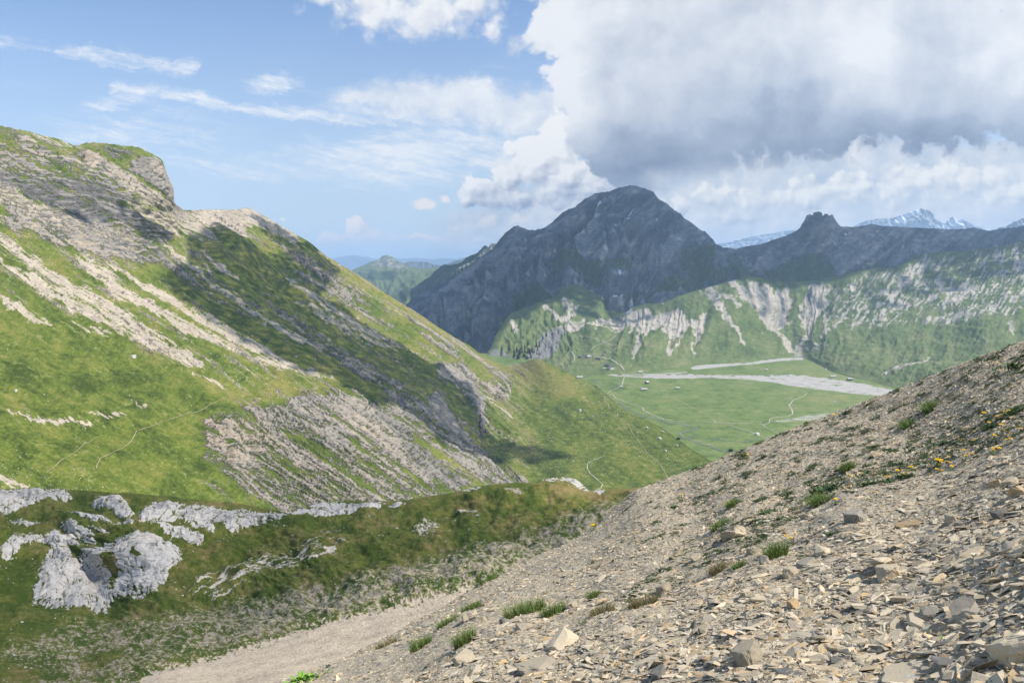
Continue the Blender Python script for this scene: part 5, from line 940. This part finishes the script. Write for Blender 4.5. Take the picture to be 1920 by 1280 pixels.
# yellow flowers: stem, flower head, leaves
M_YEL = plain_mat('yellow_petals', (.85, .55, .01), .12, 60, .6); M_ORG = plain_mat('flower_eye', (.75, .33, .01), .1, 60, .7); M_STEM = plain_mat('flower_stem', (.07, .13, .03), .2, 40, .6)
def flower(seed):
    r = random.Random(seed); root = empty('yellow_flower'); H = .05
    bm = bmesh.new()
    for ring, (n, R, z) in enumerate(((14, 1.0, 0), (11, .7, .12))):
        for k in range(n):
            a = 6.283*(k+.5*ring)/n+r.uniform(-.1, .1); w = 3.1/n; rr = R*r.uniform(.85, 1.05); zz = z+r.uniform(-.04, .12)
            v = [bm.verts.new((math.cos(a+da)*q*rr, math.sin(a+da)*q*rr, zz*(q > .3)+.1*q)) for q, da in ((.15, -w), (.75, -w), (1, -w*.35), (1, w*.35), (.75, w), (.15, w))]; bm.faces.new(v)
    hd = bpy.data.meshes.new('flower_head'); bmesh.ops.scale(bm, vec=(.0155,)*3, verts=bm.verts); bmesh.ops.translate(bm, vec=(0, 0, H), verts=bm.verts); bm.to_mesh(hd); bm.free(); hd.materials.append(M_YEL)
    o = bpy.data.objects.new('flower_head', hd); C.objects.link(o); o.parent = root
    bm = bmesh.new(); bmesh.ops.create_uvsphere(bm, u_segments=8, v_segments=5, radius=.0045); bmesh.ops.scale(bm, vec=(1, 1, .6), verts=bm.verts); bmesh.ops.translate(bm, vec=(0, 0, H+.002), verts=bm.verts); me = bpy.data.meshes.new('flower_eye'); bm.to_mesh(me); bm.free(); me.materials.append(M_ORG)
    e = bpy.data.objects.new('flower_eye', me); C.objects.link(e); e.parent = o
    bm = bmesh.new(); bmesh.ops.create_cone(bm, segments=6, radius1=.0018, radius2=.0013, depth=H); bmesh.ops.translate(bm, vec=(0, 0, H/2-.001), verts=bm.verts); me = bpy.data.meshes.new('stem'); bm.to_mesh(me); bm.free(); me.materials.append(M_STEM)
    e = bpy.data.objects.new('stem', me); C.objects.link(e); e.parent = root
    V, F, T, A = rosette(16, .03, seed+5, .3, .5); l = mesh_np('leaves', V, F, T, M_HERB, False, {'m': A}, root)
    return root
def fl7(*p): return [(1320+x/3.2, 840+y/3.2) for x, y in p]
def fl4(*p): return [(960+x/2, 640+y/2) for x, y in p]
FLOWERS = [('yellow flower alone near the skyline on the left of the slope', fl7((255, 45))), ('yellow flower near the skyline, second from the left of the slope', fl7((370, 28))), ('yellow flower high on the skyline against the valley', fl4((1203, 273))),
 ('small yellow flower left of the flower row', fl7((873, 181), (877, 243))), ('yellow flower below the flower row', fl7((995, 265), (1033, 253))), ('tiny yellow flower beside the pale matted tuft', fl7((785, 307), (767, 313))), ('single yellow flower above the tan slab by the tufts', fl7((635, 449))),
 ('yellow flower above the dark green tuft', fl7((530, 505), (518, 523), (493, 520))), ('small yellow flower left of the little brown block', fl7((218, 582))), ('yellow flower in the left half of the flower row', fl7((1048, 163), (1115, 190), (1158, 160), (1175, 168), (1190, 174), (1212, 160), (1228, 168), (1243, 130), (1250, 118), (1268, 140), (1285, 214), (1345, 162))),
 ('yellow flower in the dense cluster of the row', fl7((1355, 108), (1393, 110), (1405, 85), (1412, 95), (1420, 88), (1435, 135), (1453, 78), (1460, 60), (1467, 93), (1495, 93), (1425, 80), (1408, 78))), ('yellow flower at the upper end of the row', fl7((1545, 73), (1558, 40), (1562, 32), (1565, 12), (1588, 20))),
 ('small yellow flower high on the right slope', fl4((1800, 75), (1812, 83), (1870, 235), (1840, 255), (1860, 252), (1825, 268), (1800, 275), (1768, 262), (1780, 300), (1830, 308))), ('small yellow flower near the right edge of the slope', fl4((1900, 315), (1895, 320), (1832, 335), (1850, 335), (1870, 340), (1805, 350), (1850, 360), (1860, 355), (1790, 388), (1800, 392), (1785, 395), (1810, 385))),
 ('small yellow flower uphill of the flower row', fl4((1670, 365), (1695, 370), (1730, 368))), ('yellow flower on the left slope above dark plants', fl4((640, 578), (622, 600))), ('yellow flower at the far left crest of the slope', fl4((305, 688))), ('yellow flower on the crest between tiny pebbles', fl4((706, 537)))]
proto = flower(1); used = False
ORD = ['leftmost', 'second', 'third', 'fourth', 'fifth', 'sixth', 'seventh', 'eighth', 'ninth', 'tenth', 'eleventh', 'twelfth']
for lab0, pts in FLOWERS:
    for q, (px, py) in enumerate(sorted(pts)):
        lab = lab0 if len(pts) == 1 else lab0 + ', ' + (ORD[q] + (' of ' if q == 0 else ' from the left of ')) + str(len(pts))
        if not used: r = proto; used = True
        else:
            r = proto.copy(); C.objects.link(r)
            for ch in list(proto.children):
                c = ch.copy(); C.objects.link(c); c.parent = r
                for g in list(ch.children): d = g.copy(); C.objects.link(d); d.parent = c
        Y = float(YF5(np.array(px*1.), np.array(min(py+5, 1340.)))); s = max(1.1, Y/5.2)*random.uniform(.8, 1.15); P, N = on('scree', np.array([px]), np.array([py+.042*s/Y*1280]))
        r.location = P[0]; r.scale = (s,)*3; r.rotation_euler = (random.uniform(.05, .4), random.uniform(-.25, .25), random.uniform(0, 6.28)); tag(r, lab, 'flower', 'yellow flowers on the scree slope')

# ------------------------------------------------------------------ stones on the far slopes
M_BOULD = stone_mat('boulders', [(0, (.25, .25, .25)), (.5, (.42, .40, .36)), (1, (.58, .55, .5))], sc=.5, bump=.1)
def far_stones(name, key, px, py, wpx, mat=M_BOULD, flat=(.5, .9)):
    P, _ = on(key, px, py); r = wpx*P[:, 1]/1280*.5; o = scatter_slabs(name, key, px, py, r, RNG.uniform(*flat, len(px)), RNG.uniform(.1, .95, len(px)), mat, .3, 5, .2, (1, 1.5)); return tag(o, kind='stuff')
def cluster(n, x0, x1, y0, y1, dens):
    px = RNG.uniform(x0, x1, n*6); py = RNG.uniform(y0, y1, n*6); d = dens(px, py); m = RNG.random(len(px)) < d; return px[m][:n], py[m][:n]
def d_left(px, py):
    T = np.interp(px, *zip(*TOP3)); base = .05 + .5*sst(fbm(px/40, py/25, 4, 211), .1, .6)
    z = np.maximum.reduce([soft(px, py, [(360, 660), (500, 680), (640, 720), (560, 735), (420, 730)], 12), soft(px, py, [(-20, 860), (180, 880), (190, 940), (-20, 940)], 10), soft(px, py, [(20, 765), (180, 795), (240, 780), (160, 800), (60, 790)], 6), .8*soft(px, py, [(950, 770), (1060, 820), (1140, 880), (1080, 905), (1000, 880)], 14), .5*soft(px, py, [(1000, 690), (1080, 710), (1200, 800), (1250, 830), (1180, 850), (1080, 760)], 10), .7*soft(px, py, [(1190, 830), (1330, 870), (1320, 905), (1250, 880)], 10)])
    return (py > T+4)*(base*.30 + z)
px, py = cluster(2600, -40, 1330, 560, 950, d_left); far_stones('boulders', 'left', px, py, np.exp(RNG.normal(np.log(1.45), .42, len(px))))
px, py = cluster(260, 1110, 1700, 700, 900, lambda x, y: .1+.8*soft(x, y, [(1190, 790), (1300, 800), (1440, 820), (1420, 860), (1300, 850), (1220, 820)], 10)+.3*soft(x, y, [(1460, 730), (1560, 720), (1650, 750), (1600, 780), (1470, 770)], 10)); far_stones('boulders', 'plain', px, py, np.exp(RNG.normal(np.log(1.1), .4, len(px))))
px, py = cluster(900, 1300, 1920, 600, 730, lambda x, y: (y < np.interp(x, *zip(*BOT2))-3)*(.03+.7*sst(fbm(x/30, y/12, 4, 213), .2, .6))); far_stones('boulders', 'alp', px, py, np.exp(RNG.normal(np.log(1.2), .4, len(px))))
px, py = cluster(1100, 0, 1150, 960, 1290, lambda x, y: (y > np.interp(x, *zip(*TOP4))+4)*(sdf(x, y, SOIL) < 0)*(.12+.8*sst(fbm(x/40, y/16, 4, 214), .1, .6))); far_stones('boulders', 'knoll', px, py, np.exp(RNG.normal(np.log(2.2), .45, len(px))))
BOULDERS = [(1237, 823, 9, 'alp', 'tall pale boulder with a dark base beside the footpath on the valley shoulder'), (1213, 803, 8, '', 'broad pale boulder in the stony patch above the winding stream'), (1243, 810, 7, '', 'dark pointed boulder on the crest of the shoulder'), (1087, 770, 9, '', 'grey boulder on the brown grassy shoulder, left of a similar one'), (1112, 780, 6, '', 'dark grey boulder on the brown grassy shoulder, right of a similar one'),
 (1420, 815, 10, 'p', 'largest grey pointed boulder by the path bend on the plain'), (1481, 749, 5, 'p', 'small boulder left of the winding white path'), (1565, 755, 6, 'p', 'lone boulder on the plain near the scree skyline'), (1248, 845, 7, '', 'pale boulder beside the yellow footpath in the meadow'), (1269, 836, 7, '', 'flat pale boulder near the right end of the shoulder'), (1492, 766, 4, 'p', 'tiny boulder right of the winding white path'), (1475, 757, 4, 'p', 'tiny boulder nearest the left side of the white path'), (250, 669, 12, '', 'flat grey rock sticking out at the lower end of the pale scree tongue'), (490, 618, 11, '', 'white rock lying in the shaded grass of the left mountain'), (620, 715, 9, '', 'white rock at the edge of the shaded grass'), (30, 732, 8, '', 'white boulder in the dark grass at the left edge')]
for i, (px, py, w, k, lab) in enumerate(BOULDERS):
    key = 'plain' if k == 'p' else 'left'; P, N = on(key, np.array([px*1.]), np.array([py*1.])); s = P[0][1]/1280; o = rough_rock('boulder', (w*s*.5, w*s*.4, w*s*.33), 500+i, 0, 2, .15, M_BOULD, .75, .55); place(o, key, px, py, i*1.3, (0, 0), -w*s*.08, .2); tag(o, lab, 'boulder')

# ------------------------------------------------------------------ paths and streams
M_PATH = plain_mat('path', (.42, .385, .32), .12, .3); M_TRAIL = plain_mat('trail', (.33, .29, .17), .15, .3); M_STREAM = plain_mat('stream', (.16, .17, .20), .25, .15, .35, .4)
def densify(pts, step=4):
    out = [pts[0]]
    for a, b in zip(pts[:-1], pts[1:]):
        n = max(1, int(math.hypot(b[0]-a[0], b[1]-a[1])/step)); out += [(a[0]+(b[0]-a[0])*k/n, a[1]+(b[1]-a[1])*k/n) for k in range(1, n+1)]
    return out
def ribbon(name, key, pts, width, mat, lift=.5, wob=.6):
    p = np.array(densify(pts)); p = p + np.stack([fbm(p[:, 0]/9, p[:, 1]/9, 2, 221), fbm(p[:, 0]/9, p[:, 1]/9, 2, 222)*.5], -1)*wob; P, N = on(key, p[:, 0], p[:, 1]); t = np.gradient(P, axis=0); sd = np.cross(t, N); sd /= np.linalg.norm(sd, axis=1, keepdims=True)+1e-9
    w = width*.8*(1+.9*np.clip(fbm(p[:, 0]/7, p[:, 1]/7, 3, 223), -.75, 1))[:, None]; c = P + N*lift; V = np.concatenate([c-sd*w/2, c+sd*w/2]); n = len(p); F = np.array([[i, i+1, n+i+1, n+i] for i in range(n-1)])
    o = mesh_np(name, V, F.ravel(), np.full(n-1, 4), mat); tag(o, kind='structure'); return o
def c5(*p): return [(1000+x/4.8, 620+y/4.8) for x, y in p]
def c6(*p): return [(1360+x/4.8, 620+y/4.8) for x, y in p]
for pts, wd, key, mt in ((c5((530, 228), (620, 235), (680, 250), (740, 295), (800, 340), (820, 360)), 6, 'alp', M_PATH), (c5((822, 385), (805, 400), (822, 412), (808, 440), (805, 475), (790, 500), (760, 515), (700, 540), (665, 563), (715, 575), (745, 610), (850, 650), (985, 690), (990, 715), (1050, 745), (1180, 800), (1290, 815), (1450, 818), (1640, 825), (1800, 832), (1950, 835)), 3.6, 'plain', M_PATH),
        (c5((808, 472), (880, 480), (1000, 520), (1130, 560)), 3.0, 'plain', M_PATH), (c5((1130, 560), (1280, 615), (1430, 690), (1560, 755), (1620, 800)), 2.6, 'plain', M_TRAIL), (c5((1620, 800), (1650, 828), (1760, 845), (1920, 900))+c6((180, 890), (290, 940), (400, 975), (440, 990)), 3.2, 'plain', M_PATH),
        (c6((-400, 430), (0, 455), (250, 480), (480, 500), (560, 520)), 2.0, 'plain', M_TRAIL), (c6((560, 520), (690, 540), (738, 562), (700, 590), (610, 625), (575, 670), (600, 710), (605, 750), (570, 770), (430, 780), (400, 800), (395, 830), (340, 845), (308, 832)), 3.6, 'plain', M_PATH), (c6((340, 845), (365, 870), (440, 905), (483, 925), (440, 945), (370, 955)), 3.4, 'plain', M_PATH),
        (c6((-160, 385), (0, 350), (180, 338), (360, 325), (720, 318)), 2.4, 'plain', M_TRAIL), (c6((180, 340), (360, 360), (560, 368), (720, 370), (860, 405)), 2.0, 'plain', M_TRAIL), (c5((400, 5), (560, 55), (640, 80), (770, 122), (740, 145), (650, 190), (510, 210), (440, 225)), 4, 'alp', M_PATH), (c5((745, 0), (700, 50), (650, 80), (560, 120), (520, 160)), 4.5, 'alp', M_PATH), (c5((420, 410), (520, 412), (640, 412), (790, 410)), 2.5, 'plain', M_PATH),
        (c5((345, 185), (368, 220), (372, 270), (345, 298)), 5, 'alp', M_PATH), ([(1190, 592), (1205, 588), (1150, 625), (1130, 640)], 2.5, 'alp', M_TRAIL),
        ([(1128, 855), (1110, 862), (1102, 867), (1101, 876), (1106, 886), (1118, 896), (1130, 907), (1126, 915), (1110, 920)], 2.2, 'left', M_PATH), (c5((850, 830), (900, 930), (980, 1030), (1030, 1100), (1110, 1160), (1160, 1220), (1190, 1277))+[(1252, 900)], 1.6, 'left', M_TRAIL), (c5((645, 580), (640, 640), (672, 660), (690, 705)), 2.5, 'left', M_TRAIL), (c5((760, 740), (755, 770)), 2.5, 'left', M_TRAIL),
        ([(423, 744), (385, 762), (344, 775), (296, 792), (262, 803)], .8, 'left', M_TRAIL), ([(258, 803), (254, 812), (247, 823), (230, 838), (213, 847), (195, 855), (187, 861), (181, 872), (179, 880)], .75, 'left', M_TRAIL), ([(186, 813), (162, 827), (150, 838), (144, 844), (128, 856), (113, 864), (104, 872), (89, 881)], .6, 'left', M_TRAIL)):
    ribbon('path', key, pts, wd, mt, {'plain': .5, 'alp': 1.8, 'left': .9}[key])
ribbon('stream', 'plain', c5((540, 440), (565, 465), (600, 480), (582, 505), (585, 530), (640, 565), (690, 600), (710, 630), (740, 645), (800, 670), (830, 710), (900, 725), (940, 755), (1040, 785), (1130, 800), (1200, 830), (1330, 835), (1370, 855), (1440, 870), (1480, 885), (1440, 900), (1370, 912), (1325, 920), (1320, 940), (1360, 970), (1440, 990), (1520, 1025), (1600, 1040), (1660, 1070), (1780, 1105), (1850, 1140)), 5.2, M_STREAM, .9, 1)
ribbon('stream', 'plain', c5((1370, 945), (1500, 965), (1700, 990), (1920, 1000))+c6((250, 985), (380, 985), (500, 980)), 3.2, M_STREAM, .9)
ribbon('stream', 'plain', c5((1480, 850), (1500, 860), (1515, 875)), 3, M_STREAM, .9)
ribbon('stream', 'plain', [(1165, 704), (1200, 705), (1240, 706), (1300, 705), (1380, 706)], 3.2, M_STREAM, .9)

# ------------------------------------------------------------------ alpine huts
M_ROOF_L = plain_mat('pale_roof', (.42, .41, .39), .1, .6); M_ROOF_D = plain_mat('dark_roof', (.09, .095, .11), .2, .6); M_WALL_W = plain_mat('white_wall', (.68, .63, .56), .08, .6); M_WALL_B = plain_mat('timber_wall', (.13, .085, .055), .25, 1.2); M_WALL_P = plain_mat('stone_wall', (.42, .34, .28), .2, 1.0); M_GLASS = plain_mat('window_glass', (.03, .035, .045), .2, 2, .25, .5)
def box_mesh(name, x0, x1, y0, y1, z0, z1, mat, parent):
    V = np.array([(x, y, z) for z in (z0, z1) for x, y in ((x0, y0), (x1, y0), (x1, y1), (x0, y1))]); F = [0, 3, 2, 1, 4, 5, 6, 7, 0, 1, 5, 4, 1, 2, 6, 5, 2, 3, 7, 6, 3, 0, 4, 7]
    return mesh_np(name, V, F, [4]*6, mat, False, None, parent)
def hut(px, py, w, key, L, D, Hh, roofm, wallm, rz, label, chim=False):
    P, N = on(key, np.array([px*1.]), np.array([py*1.])); P = P[0]; s = P[1]/1280*w*.86; L, D, Hh = L*s, D*s, Hh*s; root = empty('alpine_hut', tuple(P), rz); tag(root, label, 'hut', 'huts of the alp'); x, y = L/2, D/2; rh = D*.36; z0 = -2.5
    V = np.array([(-x, -y, z0), (x, -y, z0), (x, y, z0), (-x, y, z0), (-x, -y, Hh), (x, -y, Hh), (x, y, Hh), (-x, y, Hh), (-x, 0, Hh+rh), (x, 0, Hh+rh)]); wl = mesh_np('wall', V, [0, 1, 5, 4, 2, 3, 7, 6, 1, 2, 6, 9, 5, 3, 0, 4, 8, 7], [4, 4, 5, 5], wallm, False, None, root)
    ov = .10*D+.3; t = .35; dz = rh/y*ov; V = []
    for zz in (0, t):
        V += [(-x-ov, -y-ov, Hh-dz+zz+.05), (x+ov, -y-ov, Hh-dz+zz+.05), (x+ov, 0, Hh+rh+zz+.05), (-x-ov, 0, Hh+rh+zz+.05), (x+ov, y+ov, Hh-dz+zz+.05), (-x-ov, y+ov, Hh-dz+zz+.05)]
    rf = mesh_np('roof', np.array(V), [0, 3, 2, 1, 3, 5, 4, 2, 6, 7, 8, 9, 9, 8, 10, 11, 0, 1, 7, 6, 5, 11, 10, 4, 0, 6, 9, 3, 3, 9, 11, 5, 1, 2, 8, 7, 2, 4, 10, 8], [4]*10, roofm, False, None, root)
    if chim: box_mesh('chimney', x*.3, x*.3+.9, -.5, .4, Hh+rh*.7, Hh+rh+1.2, M_WALL_P, rf)
    box_mesh('door', -.6, .6, -y-.12, -y+.05, z0+2.5, z0+4.6, M_WALL_B if wallm is not M_WALL_B else M_ROOF_D, root); nwin = max(2, int(L/5))
    for k in range(nwin):
        cx = -x+L*(k+.5)/nwin
        if abs(cx) > 1.3: box_mesh('window', cx-.55, cx+.55, -y-.1, -y+.05, Hh*.45, Hh*.45+1.2, M_GLASS, root)
    return root
for a in ((1087.5, 667, 7, 'alp', .9, .7, .35, M_ROOF_D, M_WALL_B, .2, 'small dark roofed hut at the upper left end of the hamlet'), (1097, 669, 9, 'alp', .9, .7, .45, M_ROOF_D, M_WALL_W, 0, 'dark roofed house with pale wall, left of three in the upper hamlet row', True), (1104, 670, 8, 'alp', .9, .7, .45, M_ROOF_L, M_WALL_P, .3, 'pale roofed house with reddish wall in the upper hamlet row', True), (1121, 675, 8, 'alp', 1, .8, .4, M_ROOF_D, M_WALL_B, .1, 'dark timber hut alone between the two hamlet clusters'),
          (1130, 665, 3.5, 'alp', .9, .8, .5, M_ROOF_D, M_WALL_B, 0, 'tiny dark hut above the main path'), (1137, 688, 9, 'alp', .9, .7, .4, M_ROOF_D, M_WALL_B, -.1, 'dark roofed hut at the back of the lower hamlet'), (1146, 693, 12, 'alp', .9, .7, .5, M_ROOF_D, M_WALL_W, .5, 'largest hotel like house with white gable wall and dark roof', True), (1133, 694, 5, 'alp', .9, .8, .5, M_ROOF_L, M_WALL_P, 0, 'small pale hut at the left foot of the largest house'),
          (1087, 700, 12, 'left', 1, .5, .3, M_ROOF_L, M_WALL_W, 0, 'long low pale barn left of the hamlet on the shoulder'), (1201, 699, 9, 'plain', 1, .6, .35, M_ROOF_L, M_WALL_W, 0, 'pale barn right of the path above the gravel river bed'), (1165, 727, 7, 'plain', .9, .6, .4, M_ROOF_L, M_WALL_P, -.3, 'small hut beside the path fork near the stream'), (1213, 719, 8, 'plain', .9, .8, .5, M_ROOF_L, M_WALL_B, .6, 'brown gabled hut on the plain, upper of two beside the straight path'),
          (1208, 732, 11, 'plain', 1, .6, .3, M_ROOF_L, M_WALL_P, 0, 'white roofed barn on the plain, lower of two beside the straight path'), (1271, 729, 8, 'plain', 1, .6, .35, M_ROOF_L, M_WALL_P, 0, 'lone hut in the middle of the green plain'), (1515, 687, 14, 'alp', 1, .4, .28, M_ROOF_L, M_WALL_P, 0, 'long barn with reddish wall below the gully mouth'), (1549, 696, 9, 'alp', .9, .7, .45, M_ROOF_L, M_WALL_B, .5, 'gabled dark walled hut right of the long reddish barn'),
          (1562, 708, 12, 'plain', 1, .4, .28, M_ROOF_L, M_WALL_W, 0, 'long white roofed barn at the upper bank of the gravel fan'), (1593, 713, 10, 'plain', 1, .5, .4, M_ROOF_L, M_WALL_B, 0, 'dark walled barn furthest right beside the gravel fan'), (1437, 695, 5, 'plain', .9, .8, .5, M_ROOF_L, M_WALL_P, 0, 'small hut between two faint tracks on the plain'), (1242, 569, 4, 'alp', 1, .7, .4, M_ROOF_L, M_WALL_P, 0, 'tiny hut high on the green ridge above the pale gullies')):
    hut(*a)

# ------------------------------------------------------------------ conifers in the gorge
M_CON = plain_mat('conifer_needles', (.018, .035, .016), .4, 1.2); M_TRUNK = plain_mat('bark', (.07, .05, .035), .2, 2)
def conifer(seed):
    r = random.Random(seed); root = empty('conifer_tree'); V, F, T = [], [], []
    for k in range(9):
        z = .14+k*.095; R = .24*(1-k/9.5)*r.uniform(.85, 1.15); n = 9; b = len(V); V.append((r.uniform(-.01, .01), 0, z+.17))
        for j in range(n*2): a = math.pi*j/n+r.uniform(-.1, .1); q = R*(1 if j % 2 else .5)*r.uniform(.8, 1.2); V.append((math.cos(a)*q, math.sin(a)*q, z-R*.25*(j % 2)))
        for j in range(n*2): F += [b, b+1+j, b+1+(j+1) % (n*2)]; T.append(3)
    mesh_np('crown', np.array(V), F, T, M_CON, False, None, root)
    bm = bmesh.new(); bmesh.ops.create_cone(bm, segments=6, radius1=.03, radius2=.008, depth=.9, cap_ends=True); bmesh.ops.translate(bm, vec=(0, 0, .4), verts=bm.verts); me = bpy.data.meshes.new('trunk'); bm.to_mesh(me); bm.free(); me.materials.append(M_TRUNK); o = bpy.data.objects.new('trunk', me); C.objects.link(o); o.parent = root; return root
pr = [conifer(i) for i in range(3)]; first = [True]*3; random.seed(5)
spots = [(963+random.uniform(0, 34), 662+random.uniform(-6, 12)) for _ in range(26)] + [(990+random.uniform(0, 22), 650+random.uniform(-6, 10)) for _ in range(14)] + [(1012, 640), (1018, 634), (1006, 645), (978, 655), (984, 650), (1024, 628), (1000, 600), (955, 655)]
for k, (px, py) in enumerate(spots):
    i = k % 3
    if first[i]: r = pr[i]; first[i] = False
    else:
        r = pr[i].copy(); C.objects.link(r)
        for ch in list(pr[i].children): c = ch.copy(); C.objects.link(c); c.parent = r
    P, _ = on('alp', np.array([px]), np.array([py])); s = random.uniform(20, 34); r.location = tuple(P[0]-np.array([0, 0, 1.5])); r.scale = (s,)*3; r.rotation_euler = (0, 0, random.uniform(0, 6)); tag(r, 'dark conifer in the grove on the cliff edge above the gorge', 'tree', 'conifers above the gorge')
# bushes on the shoulder
for i, (px, py, w, lab) in enumerate([(1272, 823, 5, 'dark upright bush on the crest of the shoulder above the stream'), (1370, 846, 6, 'dark round bush by the stream close to the scree skyline')]):
    P, N = on('left' if i == 0 else 'plain', np.array([px*1.]), np.array([py*1.])); s = P[0][1]/1280*w; V, F, T, A = rosette(420, s*.5, 880+i, .4, 2.2); o = mesh_np('bush', V, F, T, M_HERB, False, {'m': A}); o.location = tuple(P[0]); tag(o, lab, 'bush')

# ------------------------------------------------------------------ added cloud meshes outside the view, cut to cast the drawn shadows
def shadow_deck(H, cell, th, holes):
    pts = [(p, s) for p, s, h in SHADE if h == H]; P = np.concatenate([p for p, s in pts]); s = np.concatenate([q for p, q in pts]); Q = P + SUN*((H-P[:, 2])/SUN[2])[:, None]; m = s > .5
    x0, x1 = Q[m, 0].min()-cell*3, Q[m, 0].max()+cell*3; y0, y1 = Q[m, 1].min()-cell*3, Q[m, 1].max()+cell*3; nx, ny = int((x1-x0)/cell)+1, int((y1-y0)/cell)+1
    ix = ((Q[:, 0]-x0)/cell).astype(int); iy = ((Q[:, 1]-y0)/cell).astype(int); ok = (ix >= 0) & (ix < nx) & (iy >= 0) & (iy < ny); idx = iy[ok]*nx+ix[ok]
    cnt = np.bincount(idx, minlength=nx*ny).astype(float); sm = np.bincount(idx, weights=s[ok], minlength=nx*ny)
    val = np.where(cnt > 0, sm/np.maximum(cnt, 1), -1).reshape(ny, nx)
    for _ in range(14):
        pad = np.pad(val, 1, constant_values=-1); nb = [pad[a:a+ny, b:b+nx] for a in range(3) for b in range(3)]; w = sum((q >= 0).astype(float) for q in nb); v = sum(np.where(q >= 0, q, 0) for q in nb); val = np.where((val < 0) & (w > 0), v/np.maximum(w, 1), val)
    f = (val > .5) & (RNG.random(val.shape) > holes); iy, ix = np.nonzero(f); corners = {}; vid = -np.ones((ny+1, nx+1), int)
    need = np.zeros((ny+1, nx+1), bool)
    for a, b in ((0, 0), (0, 1), (1, 0), (1, 1)): need[iy+a, ix+b] = True
    jy, jx = np.nonzero(need); vid[jy, jx] = np.arange(len(jy)); X = x0+jx*cell; Yc = y0+jy*cell; n = len(jy); bot = np.stack([X, Yc, np.full(n, float(H))], -1)
    t = th*(.35+.9*np.clip(fbm(X/(cell*9), Yc/(cell*9), 4, 231)*.5+.5, 0, 1)); top = bot + SUN*t[:, None]
    a, b, c, d = vid[iy, ix], vid[iy, ix+1], vid[iy+1, ix+1], vid[iy+1, ix]; F = [np.stack([d, c, b, a], -1), np.stack([a, b, c, d], -1)+n]
    fp = np.pad(f, 1)
    for (dy, dx), (p, q) in (((-1, 0), (a, b)), ((0, 1), (b, c)), ((1, 0), (c, d)), ((0, -1), (d, a))):
        e = ~fp[iy+1+dy, ix+1+dx]; F.append(np.stack([p[e], q[e], q[e]+n, p[e]+n], -1))
    F = np.concatenate(F); o = mesh_np('shadow_cloud', np.concatenate([bot, top]), F.ravel(), np.full(len(F), 4), M_SHADOW_CLOUD, True); tag(o, kind='stuff')
M_SHADOW_CLOUD = plain_mat('shadow_cloud_white', (.9, .9, .9), .02, .002, 1, 0)
shadow_deck(3500, 16, 160, .04); shadow_deck(1500, 7, 40, .17); shadow_deck(1150, 1.2, 6, .60)

# ------------------------------------------------------------------ the air
def haze():
    o = box_mesh('haze', -26000, 26000, -1500, 42000, KZ-420, 1120, None, None); m = bpy.data.materials.new('haze'); m.use_nodes = True; nt = m.node_tree
    for n in list(nt.nodes):
        if n.type != 'OUTPUT_MATERIAL': nt.nodes.remove(n)
    v = nt.nodes.new('ShaderNodeVolumePrincipled'); v.inputs['Color'].default_value = (.52, .73, 1, 1); v.inputs['Density'].default_value = HAZE; v.inputs['Anisotropy'].default_value = .1
    nt.links.new(v.outputs[0], nt.nodes['Material Output'].inputs['Volume']); o.data.materials.append(m); tag(o, kind='stuff')
HAZE = 4.8e-5
haze()
